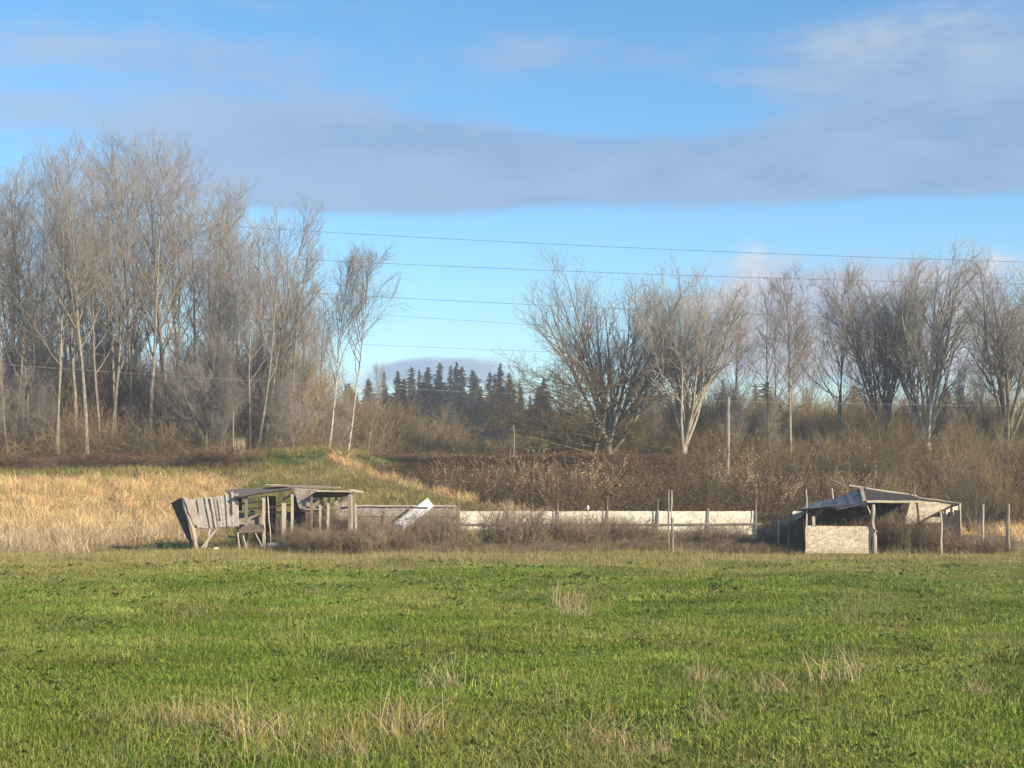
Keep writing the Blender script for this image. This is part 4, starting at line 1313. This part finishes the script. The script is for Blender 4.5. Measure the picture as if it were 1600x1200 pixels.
# roofs
lpan = MB().sheet([W(366.5, 777, E0 - .1), W(459.5, 763.5, E0 - .1), W(458, 760, E0 + 2.6), W(352, 766.5, E0 + 2.6)], 0.05, 10, 5, 0.006, 0.0, 0.004).build('roof_panel', M['board_brown'], LS)
MB().board(W(365, 777.5, E0 - .14), W(455, 764.6, E0 - .14), 0.05, 0.04, (0, 1, 0), 6).build('fascia', M['board_dark'], lpan)
for k in range(5):
    t0, t1 = k / 5, (k + 1) / 5
    MB().board(W(416 + 1.5 * k, 757.0 + .45 * k, E0 + 3.0 - .45 * k), W(531 - 2 * k, 761.6 + .3 * k, E0 + 3.0 - .45 * k), 0.40, 0.03, (0, 0, 1), 6, .006).build('roof_board', M['board_grey'] if k else M['board_pale'], LS)
MB().sheet([W(466.5, 792, E0 + .3), W(484.5, 792, E0 + .3), W(484.5, 764, E0 + .3), W(459, 762.5, E0 + .3)], 0.014, 5, 6, 0.004).build('gable_panel', M['chip_grey'], LS)
MB().sheet([W(484.5, 776, E0 + .28), W(486.5, 775, E0 + .28), W(501, 764.8, E0 + .28), W(484.5, 764, E0 + .28)], 0.014, 3, 3, 0.003).build('gable_panel', M['chip_grey'], LS)
qpan = MB().sheet([W(486, 776.5, E0 + 2.2), W(534, 776.5, E0 + 2.2), W(549, 768.5, E0 - .15), W(496, 767.2, E0 - .15)], 0.03, 8, 4, 0.004).build('roof_panel', M['board_brown'], LS)
MB().board(W(494, 767.0, E0 - .19), W(550, 768.3, E0 - .19), 0.06, 0.045, (0, 1, 0), 6).build('fascia', M['board_pale'], qpan)
MB().board(W(546, 765.5, E0 - .1), W(568.5, 768.6, E0 - .05), 0.07, 0.035, (0, 1, 0), 4).build('loose_board', M['board_pale'], LS)
MB().board(W(484.5, 775.6, E0 - .02), W(499, 766.3, E0 - .05), 0.06, 0.045, (0, 1, 0)).build('rafter', M['board_dark'], LS)
MB().board(W(531, 782, E0 - .02), W(548, 769, E0 - .05), 0.05, 0.04, (0, 1, 0)).build('brace', M['board_dark'], LS)
MB().board(W(441, 782, E0 + .2), W(459, 771, E0 + .1), 0.06, 0.045, (0, 1, 0)).build('brace', M['board_dark'], LS)
# posts: column, top row, width, depth, material
for (px, top, wd, dd, mt, pt) in ((384.5, 774, .11, 0, 'board_grey', 385), (412.5, 775, .10, .1, 'board_pale', 412), (443.5, 786, .15, .1, 'board_pale', 443.5), (456.5, 772, .09, .05, 'board_pale', 456.5),
                                  (487, 774, .08, .05, 'board_brown', 487), (500, 789, .08, .1, 'board_pale', 500.3), (513, 786, .09, .1, 'board_pale', 513), (546, 768, .10, 0, 'board_grey', 546),
                                  (550, 767, .06, .05, 'board_pale', 549.5), (556.5, 786, .07, .2, 'board_pale', 556), (553.5, 770, .06, .8, 'board_grey', 553), (525, 776, .10, 1.8, 'board_pale', 525)):
    a = WG(px, E0 + dd); a.z = tz(a.x, a.y) - .12
    MB().board(a, W(pt, top, E0 + dd), wd, 0.07, (0, 1, 0), 5, .006).build('post', M[mt], LS)
MB().pole([W(423, 850, E0 - .3), W(420, 810, E0 - .25), W(418, 776, E0 - .2)], 0.026, 0.022, 6).build('prop', M['board_pale'], LS)
# back wall boards with gaps between them
for (a, b, top) in ((369, 378, 776), (415, 425, 775), (425.4, 431, 775), (459, 467.5, 775), (467.9, 477, 780), (499, 506, 774), (512, 516, 774), (524, 534, 780), (534.4, 545, 777), (446, 455, 800)):
    MB().board(WG((a + b) / 2, E1, -.05), W((a + b) / 2, top, E1), (b - a) * E1 / F, 0.022, (0, 1, 0), 3, .004).build('wall_board', M['board_dark'] if (a < 520 and a != 446) else M['board_brown'], LS)
MB().sheet([W(470, 800, E1 - .1), W(499, 799, E1 - .1), W(499, 772, E1 - .1), W(470, 772, E1 - .1)], 0.014, 5, 4, 0.004).build('wall_panel', M['chip_grey'], LS)
# low tan boarding and rails
MB().board(W(369, 787, E0 + .1), W(413, 783.5, E0 + .15), 0.07, 0.04, (0, 1, 0)).build('rail', M['board_dark'], LS)
MB().board(W(384, 796, E0 + .1), W(460, 788, E0 + .15), 0.06, 0.04, (0, 1, 0), 5, .012).build('rail', M['board_dark'], LS)
MB().board(W(468, 793, E0 + .2), W(545, 793, E0 + .2), 0.08, 0.04, (0, 1, 0)).build('rail', M['board_grey'], LS)
MB().board(W(368, 799.5, E0 + .5), W(446, 801, E0 + .5), 0.07, 0.04, (0, 1, 0)).build('rail', M['board_brown'], LS)
MB().sheet([W(368, 828, E0 + 1.2), W(412, 828, E0 + 1.2), W(412, 803, E0 + 1.2), W(369, 801, E0 + 1.2)], 0.014, 6, 5, 0.004).build('inner_panel', M['chip_grey'], LS)
MB().sheet([W(524, 813, E0 + 1.6), W(545, 813, E0 + 1.6), W(545, 783, E0 + 1.6), W(524, 787, E0 + 1.6)], 0.014, 4, 5, 0.004).build('inner_panel', M['chip_grey'], LS)
# crossed props under the leaning front
MB().pole([WG(311, E0 - .12, 0.0), W(334, 832, E0), W(341, 826, E0)], 0.045, 0.035).build('prop', M['board_pale'], LS)
MB().pole([WG(318, E0 - .05, 0.0), W(326, 842, E0), W(327.5, 826, E0)], 0.045, 0.035).build('prop', M['board_pale'], LS)
MB().board(W(334, 836, E0 + .2), W(372, 840, E0 + .2), 0.06, 0.04, (0, 1, 0)).build('rail', M['board_brown'], LS)
MB().board(W(310, 826, E0 + .05), W(345, 828, E0 + .05), 0.05, 0.04, (0, 1, 0)).build('rail', M['board_grey'], LS)
tag(LS, 'collapsing open shed with leaning grey sheet front and plank roofs', 'shed')

# broken bench in front of it
BN = empty('broken_bench', (WG(393, 57.2).x, 57.2, 0))
MB().sheet([W(371, 833, 57.1), W(412, 831, 57.1), W(415, 819, 57.9), W(380, 821, 57.9)], 0.02, 6, 4, 0.006).build('bench_top', M['board_brown'], BN)
for pts_ in (([W(370.5, 832, 57.1), WG(375.5, 57.0, 0)]), ([W(380, 833, 57.3), W(382, 845, 57.2), WG(387, 57.2, 0)]), ([W(396, 830, 57.2), W(401, 838, 57.1), WG(415, 57.0, 0)]), ([W(412, 818, 57.5), W(414, 840, 57.4), WG(414.5, 57.4, 0)])):
    MB().pole(pts_, 0.026, 0.024, 6).build('leg', M['board_pale'], BN)
tag(BN, 'broken bench on splayed thin legs in front of the leaning shed', 'bench')
MB().board(W(419.5, 850, 56.9), W(441.5, 850.5, 56.9), 0.09, 0.30, (0, 1, 0), 5, .006).thing('white_board', M['white_paint'], 'short white board resting flat among weeds by the bench', 'board')
MB().board(W(426, 862, 56.3), W(437, 858.5, 56.6), 0.06, 0.12, (0, 1, 0), 4).thing('fallen_board', M['board_brown'], 'small reddish brown board lying in grass below the white board', 'board')
MB().sheet([WG(449, 56.1, .05), WG(476, 56.1, .07), WG(476, 56.7, .16), WG(449, 56.7, .13)], 0.012, 6, 3, 0.012).thing('fallen_sheet', M['teal_sheet'], 'pale teal sheet lying flat in grass before the leaning shed', 'sheet')
MB().sheet([WG(484, 56.2, .05), WG(513, 56.0, .08), WG(513, 56.6, .20), WG(486, 56.7, .12)], 0.012, 6, 3, 0.014).thing('fallen_sheet', M['teal_sheet'], 'longer teal sheet half buried in weeds near the shed corner', 'sheet')


def lump(name, c, r, mat, label, cat, sx=1.0, sz=1.0):
    m_ = MB()
    nu, nv = 10, 7
    vs, fs = [], []
    for j in range(nv + 1):
        th = math.pi * j / nv
        for i in range(nu):
            ph = 2 * math.pi * i / nu
            k = r * (1 + random.gauss(0, .07))
            vs.append(Vector(c) + Vector((math.sin(th) * math.cos(ph) * k * sx, math.sin(th) * math.sin(ph) * k, math.cos(th) * k * sz)))
    for j in range(nv):
        for i in range(nu):
            i2 = (i + 1) % nu
            fs.append((j * nu + i, (j + 1) * nu + i, (j + 1) * nu + i2, j * nu + i2))
    return m_.add(vs, fs).thing(name, mat, label, cat, None, True)


lump('plastic_tub', WG(337.5, 57.4, .09), 0.11, M['white_paint'], 'small crumpled white tub in grass under the leaning shed front', 'tub', 1.3, 0.8)

# ------------------------------------------------------------------ fallen white panel and grey back fence in the middle
MB().sheet([W(603, 829, 63.0), W(628, 829, 62.4), W(678, 790.5, 64.0), W(668, 778, 64.6)], 0.018, 8, 5, 0.004).thing('toppled_white_sheet', M['white_panel'], 'big white panel toppled at a slant behind the dead weeds', 'panel')
BF = empty('grey_board_fence', (WG(635, 69).x, 69.0, 0))
for k in range(4):
    a, b = 557 + 39.2 * k, 557 + 39.2 * (k + 1) - .6
    MB().sheet([W(a, 806, 69.0), W(b, 806, 69.0), W(b, 790 + random.uniform(-.4, .4), 69.0), W(a, 790, 69.0)], 0.02, 6, 3, 0.006).build('panel', M['chip_grey'], BF)
    MB().sheet([W(a, 823, 69.05), W(b, 823, 69.05), W(b, 808.5, 69.05), W(a, 808.5, 69.05)], 0.02, 6, 3, 0.006).build('panel', M['board_grey'], BF)
    MB().board(WG(a, 69.1, -.1), W(a, 788.5, 69.1), .08, .08).build('post', M['board_grey'], BF)
MB().board(W(557, 790.3, 68.93), W(712, 790.3, 68.93), 0.06, 0.05, (0, 1, 0), 8).build('rail', M['board_pale'], BF)
tag(BF, 'low grey board fence running between the leaning shed and white fence', 'fence')
MB().pole([W(613, 816, 62.5), W(636, 798, 62.5), W(640, 793, 62.6), W(668, 793.5, 62.8)], 0.05, 0.035).thing('broken_rail', M['board_dark'], 'dark broken rail bent across the toppled white panel', 'rail')

# ------------------------------------------------------------------ white panel fence
PF = empty('white_panel_fence', (WG(950, 74.6).x, 74.6, 0))
ed = [716, 793.5, 871.3, 949.3, 1028, 1106.8, 1181]
DF = 74.6
for k in range(6):
    a, b = ed[k] + .5, ed[k + 1] - .5
    j = random.uniform(-.4, .4)
    MB().sheet([W(a, 818.3, DF), W(b, 818.0, DF), W(b, 798.6 + j, DF - .02), W(a, 798.8 - j, DF - .02)], 0.014, 12, 4, 0.003, 0.015, 0.006).build('upper_panel', M['chip_cream'], PF)
    MB().sheet([WG(a, DF + .03, -.02), WG(b, DF + .03, -.02), W(b, 819.6, DF + .03), W(a, 819.6, DF + .03)], 0.014, 10, 4, 0.004, 0.01, 0.008).build('lower_panel', M['chip_cream'], PF)
    MB().board(W(a, 819.0, DF - .06), W(b, 818.6 + j, DF - .06), 0.055, 0.05, (0, 1, 0), 6, .008).build('rail', M['board_grey'], PF)
for k, px in enumerate(ed):
    top = 797 if k not in (5,) else 794
    MB().board(WG(px, DF - .06, -.2), W(px + random.uniform(-.6, .6), top if k else 797, DF - .06), 0.085, 0.06, None, 5, .01).build('post', M['board_grey'], PF)
    if k != 5:
        MB().pole([W(px + .5, 815, DF - .2), W(px + random.uniform(0, 1.2), 779.5, DF - .2)], 0.028, 0.018, 6).build('stake', M['board_grey'], PF)
MB().pole([W(689, 809, DF - .5), W(714, 796, DF - .25)], 0.055, 0.045).build('brace', M['board_dark'], PF)
MB().board(W(683, 826, DF), W(715, 826, DF), .5, .014, (0, 1, 0)).build('lower_panel', M['chip_grey'], PF)
MB().board(W(1181, 818.5, DF - .1), W(1191, 818.5, DF - .1), 0.05, 0.05, (0, 1, 0)).build('rail', M['board_pale'], PF)
tag(PF, 'long two-tier fence of cream flake-board panels behind dead weeds', 'fence')
lump('white_float', W(918.5, 793.5, DF - .02), 0.085, M['white_paint'], 'small white egg-shaped float on top of the cream panel fence', 'float', 0.8, 1.45)
MB().pole([W(918.8, 801, DF - .06), W(918.5, 795.5, DF - .03)], 0.012, 0.012, 5).thing('wire_peg', M['board_grey'], 'thin peg holding the white float above the panel fence', 'peg')

# ------------------------------------------------------------------ big dead weed clumps before the fence
def mat_weed():
    m, g, b = new_mat('weed_clump')
    a = g.n('ShaderNodeAttribute', attribute_type='GEOMETRY', attribute_name='shade')
    g.put(b.inputs['Base Color'], g.ramp(a.outputs['Fac'], [(0.0, (0.13, 0.098, 0.072)), (0.5, (0.21, 0.163, 0.118)), (1.0, (0.38, 0.30, 0.21))]))
    return m


M['weed'] = mat_weed()
wm = []
for i in range(3):
    P, Rr = stems(rg, 130, 0.75, 0.75, 1.35, 0.50, 0.06, 0.007, 7, 0.4)
    P2, R2 = grow(rg, P, Rr, 9, 0.25, 0.98, (20, 50), lambda t, L: L * 0.30, 4, 0.5, 0.12, 0.7, 0.0045)
    P3, R3 = grow(rg, P2, R2, 4, 0.3, 1.0, (25, 60), lambda t, L: L * 0.45, 2, 0.3, 0.1, 0.8, 0.004)
    wm.append(plant_mesh('weed_clump', [(P, Rr, 3), (P2, R2, 3), (P3, R3, 3)], M['weed'], rg))
for i, (px, d, top, wd, lab) in enumerate((
        (684, 59.5, 808, 1.2, 'tall dead weed clump hiding the foot of the toppled white panel'), (806, 60.0, 806, 1.55, 'broad dead weed clump before the cream fence left of the stout post'),
        (908, 60.5, 815, 1.35, 'rounded dead weed clump before the cream fence below the white float'), (580, 60.5, 818, 1.2, 'wide dead weed clump between the leaning shed and the toppled panel'),
        (528, 59.0, 812, 1.2, 'dead weed clump against the open end of the leaning shed'), (470, 58.8, 822, 1.0, 'low dead weed clump in front of the leaning shed posts'),
        (985, 61.0, 816, 1.15, 'low dead weed clump left of the stout weathered post'), (1115, 60.0, 824, 1.4, 'low dead weed clump right of the stout weathered post'),
        (1218, 58.5, 828, 0.9, 'dark dead weed clump under the low broken pen rail'), (1410, 55.6, 812, 1.1, 'dead weed clump filling the open bay of the patchwork shed'))):
    xx = (px - 800) * d / F
    o = obj('weed_clump', wm[i % 3]); o.location = (xx, d, tz(xx, d)); o.rotation_euler = (0, 0, random.uniform(0, 6.28))
    hh = (H - (top - HZ) * d / F) / 1.12
    o.scale = (wd, wd, hh)
    tag(o, lab, 'weeds', 'dead weed clumps by the fence and sheds')

# ------------------------------------------------------------------ single posts and stakes
post(630.5, 57.6, 806, 0.030, M['board_pale'], 'thin bare stake standing alone in front of the toppled white panel', 'wire fence posts')
post(1050.5, 54.6, 809, 0.062, M['board_grey'], 'stout weathered post with two tall thin rods rising behind it', 'wire fence posts')
post(1044.5, 55.4, 765, 0.036, M['board_grey'], 'tall thin rod just behind the stout weathered post, the browner one', name='rod')
post(1049.6, 55.6, 766, 0.030, M['board_pale'], 'tall pale rod just behind the stout weathered post, the thinner one', name='rod')
post(1536, 57.0, 788, 0.050, M['board_pale'], 'slim weathered post standing in dry grass past the patchwork shed', 'wire fence posts')
post(1575, 55.2, 787, 0.085, M['board_grey'], 'thick grey weathered post at the end of the field edge', 'wire fence posts', square=False)
post(634.5, 68.2, 778, 0.022, M['board_grey'], 'thin grey rod sticking up behind the grey board fence', name='rod')
post(582, 92.0, 740, 0.055, M['white_paint'], 'short white marker post on the grassy ramp', name='marker_post')
post(627, 91.0, 747, 0.040, M['board_brown'], 'short brown stake at the edge of the brambles on the ramp', name='stake')
post(685, 96.5, 712, 0.10, M['board_pale'], 'pale stub of a post poking out of the brambles', name='stake')
post(803, 97.0, 664, 0.055, M['board_grey'], 'thin grey pole rising from the brambles beside the mossy tree', name='pole')
post(1136, 88.0, 620, 0.145, M['board_grey'], 'thick weathered timber pole standing in the brambles', name='timber_pole', px_top=1137.5, taper=.9)
post(364.5, 97.4, 642, 0.05, M['board_grey'], 'thin dark pole by the tuft of straw at the railway edge', name='pole')

# straw tuft at the railway edge
g_ = np.random.default_rng(55)
bx = W(374, 722, 96.6)
me = blades_mesh('straw_tuft', g_, 320, 0.35, 0.6, 1.5, 0.03, 0.35, M['blade'], 4)


def mat_straw():
    m, g, b = new_mat('straw')
    a = g.n('ShaderNodeAttribute', attribute_type='GEOMETRY', attribute_name='shade')
    g.put(b.inputs['Base Color'], g.ramp(a.outputs['Fac'], [(0.0, (0.22, 0.165, 0.09)), (0.5, (0.36, 0.275, 0.155)), (1.0, (0.50, 0.40, 0.25))]))
    return m


M['straw'] = mat_straw()
me.materials.clear(); me.materials.append(M['straw'])
o = obj('straw_tuft', me); o.location = (bx.x, 96.6, tz(bx.x, 96.6))
tag(o, 'upright tuft of pale straw on the grassy mound by the railway', 'tuft')

# single dry tufts in the pasture
tuft = []
for s in range(4):
    m_ = blades_mesh('dry_tuft', g_, 120, 0.26, 0.10, 0.72, 0.006, 0.85, M['straw'], 6, 0.0, 0.45)
    tuft.append(m_)
for i, (px, py, s, lab) in enumerate((
        (640, 1150, .80, 'bushy straw-coloured grass tuft with several tall stalks beside it'), (1300, 1080, .85, 'upright pale dry grass tuft alone in smooth green grass'),
        (395, 1165, .80, 'leaning brownish dry grass tuft with bent stalks'), (905, 960, .85, 'paired pale dry tufts in the middle of the pasture'),
        (885, 945, .80, 'paired pale dry tufts in the middle of the pasture'), (1200, 1095, .62, 'small sparse dry tuft beside the upright pale one'),
        (1105, 1075, .60, 'thin wispy dry grass tuft between two sparse tufts'), (1110, 1140, .5, 'low wispy tuft just below the thin one'), (690, 1070, .80, 'loose group of tall single straw stalks'),
        (940, 1160, .65, 'broad low straw tuft with slanting stalks'), (1530, 1085, .45, 'small flattened dry tuft in dark green grass'), (300, 1150, .50, 'low straw tuft beside the leaning brownish one'),
        (1010, 1175, .5, 'short dense straw tuft at the near edge of the field'), (540, 1190, .5, 'short ragged straw tuft next to the bushy one'))):
    d = H * F / (py - HZ)
    xx = (px - 800) * d / F
    o = obj('dry_grass_tuft', tuft[i % 4]); o.location = (xx, d, tz(xx, d)); o.rotation_euler = (random.gauss(0, .06), random.gauss(0, .1), random.uniform(0, 6))
    o.scale = (s * 1.7, s * 1.7, s * 1.2)
    tag(o, lab, 'grass tuft', 'dry grass tufts in the pasture')

# ------------------------------------------------------------------ overhead wires and their poles
def wire(pts_, r, mat, label, group):
    """a cable through the given points, sagging between them"""
    P = np.array([[tuple(p) for p in pts_]])
    Rr = np.full(P.shape[:2], r)
    v, f = tubes(P, Rr, 5)
    c = v.mean(0)
    me_ = mesh_np('overhead_wire', v - c, f, None, mat)
    o = obj('overhead_wire', me_); o.location = c
    return tag(o, label, 'wire', group)


DW = 150.0
GW = 'power lines crossing the sky'
X0, X1 = -78.0, 92.0
zs = []
for (pxa, pya, pxb, pyb, pxc, pyc, lab, dd) in (
        (520, 362, 800, 380, 1340, 401, 'highest dark power line crossing the open blue sky', 0),
        (510, 407, 640, 413.5, 870, 423, 'second highest power line between the birches and the broad maple', 0.4),
        (490, 458, 640, 466.5, 840, 476.5, 'third power line down in the open blue sky', 0.8),
        (670, 497, 740, 501.5, 820, 507, 'faint fourth power line down in the open sky', 30),
        (655, 542, 730, 545, 800, 547.5, 'faint lowest power line just above the far cloud', 40)):
    D = DW + dd
    A, B_, C_ = W(pxa, pya, D), W(pxb, pyb, D), W(pxc, pyc, D)
    co = np.polyfit([A.x, B_.x, C_.x], [A.z, B_.z, C_.z], 1)
    sag = 0.00022
    xs = np.linspace(X0, X1, 40)
    xm = 0.5 * (A.x + C_.x)
    zz = co[0] * xs + co[1] + sag * ((xs - xm) ** 2 - ((A.x - C_.x) ** 2) / 6)
    wire([Vector((a, D, b)) for a, b in zip(xs, zz)], 0.019 if dd < 10 else 0.015, M['wire'], lab, GW)
    zs.append((D, zz[0], zz[-1]))
A, B_, C_ = W(600, 606, 101.8), W(800, 615, 101.8), W(1200, 628, 101.8)
co = np.polyfit([A.x, B_.x, C_.x], [A.z, B_.z, C_.z], 2)
xs = np.linspace(-62, 62, 40)
zz = np.polyval([max(co[0], 0.0004), co[1], co[2]], xs)
wire([Vector((a, 101.8, b)) for a, b in zip(xs, zz)], 0.010, M['wire_pale'], 'pale low wire running along the railway in front of the trees', None)

# ------------------------------------------------------------------ air
hb = MB()
hx, hy0, hy1, hz0, hz1 = 2700.0, -700.0, 3300.0, -14.0, 38.0
hb.add([(-hx, hy0, hz0), (hx, hy0, hz0), (hx, hy1, hz0), (-hx, hy1, hz0), (-hx, hy0, hz1), (hx, hy0, hz1), (hx, hy1, hz1), (-hx, hy1, hz1)],
       [(3, 2, 1, 0), (4, 5, 6, 7), (0, 1, 5, 4), (1, 2, 6, 5), (2, 3, 7, 6), (3, 0, 4, 7)])
hm = bpy.data.materials.new('haze')
hm.use_nodes = True
hm.node_tree.nodes.remove(hm.node_tree.nodes['Principled BSDF'])
hv = hm.node_tree.nodes.new('ShaderNodeVolumePrincipled')
hv.inputs['Color'].default_value = (0.88, 0.92, 1.0, 1)
hv.inputs['Density'].default_value = 0.0008
hv.inputs['Anisotropy'].default_value = 0.2
hm.node_tree.links.new(hv.outputs[0], hm.node_tree.nodes['Material Output'].inputs['Volume'])
tag(hb.build('haze', hm), kind='stuff')
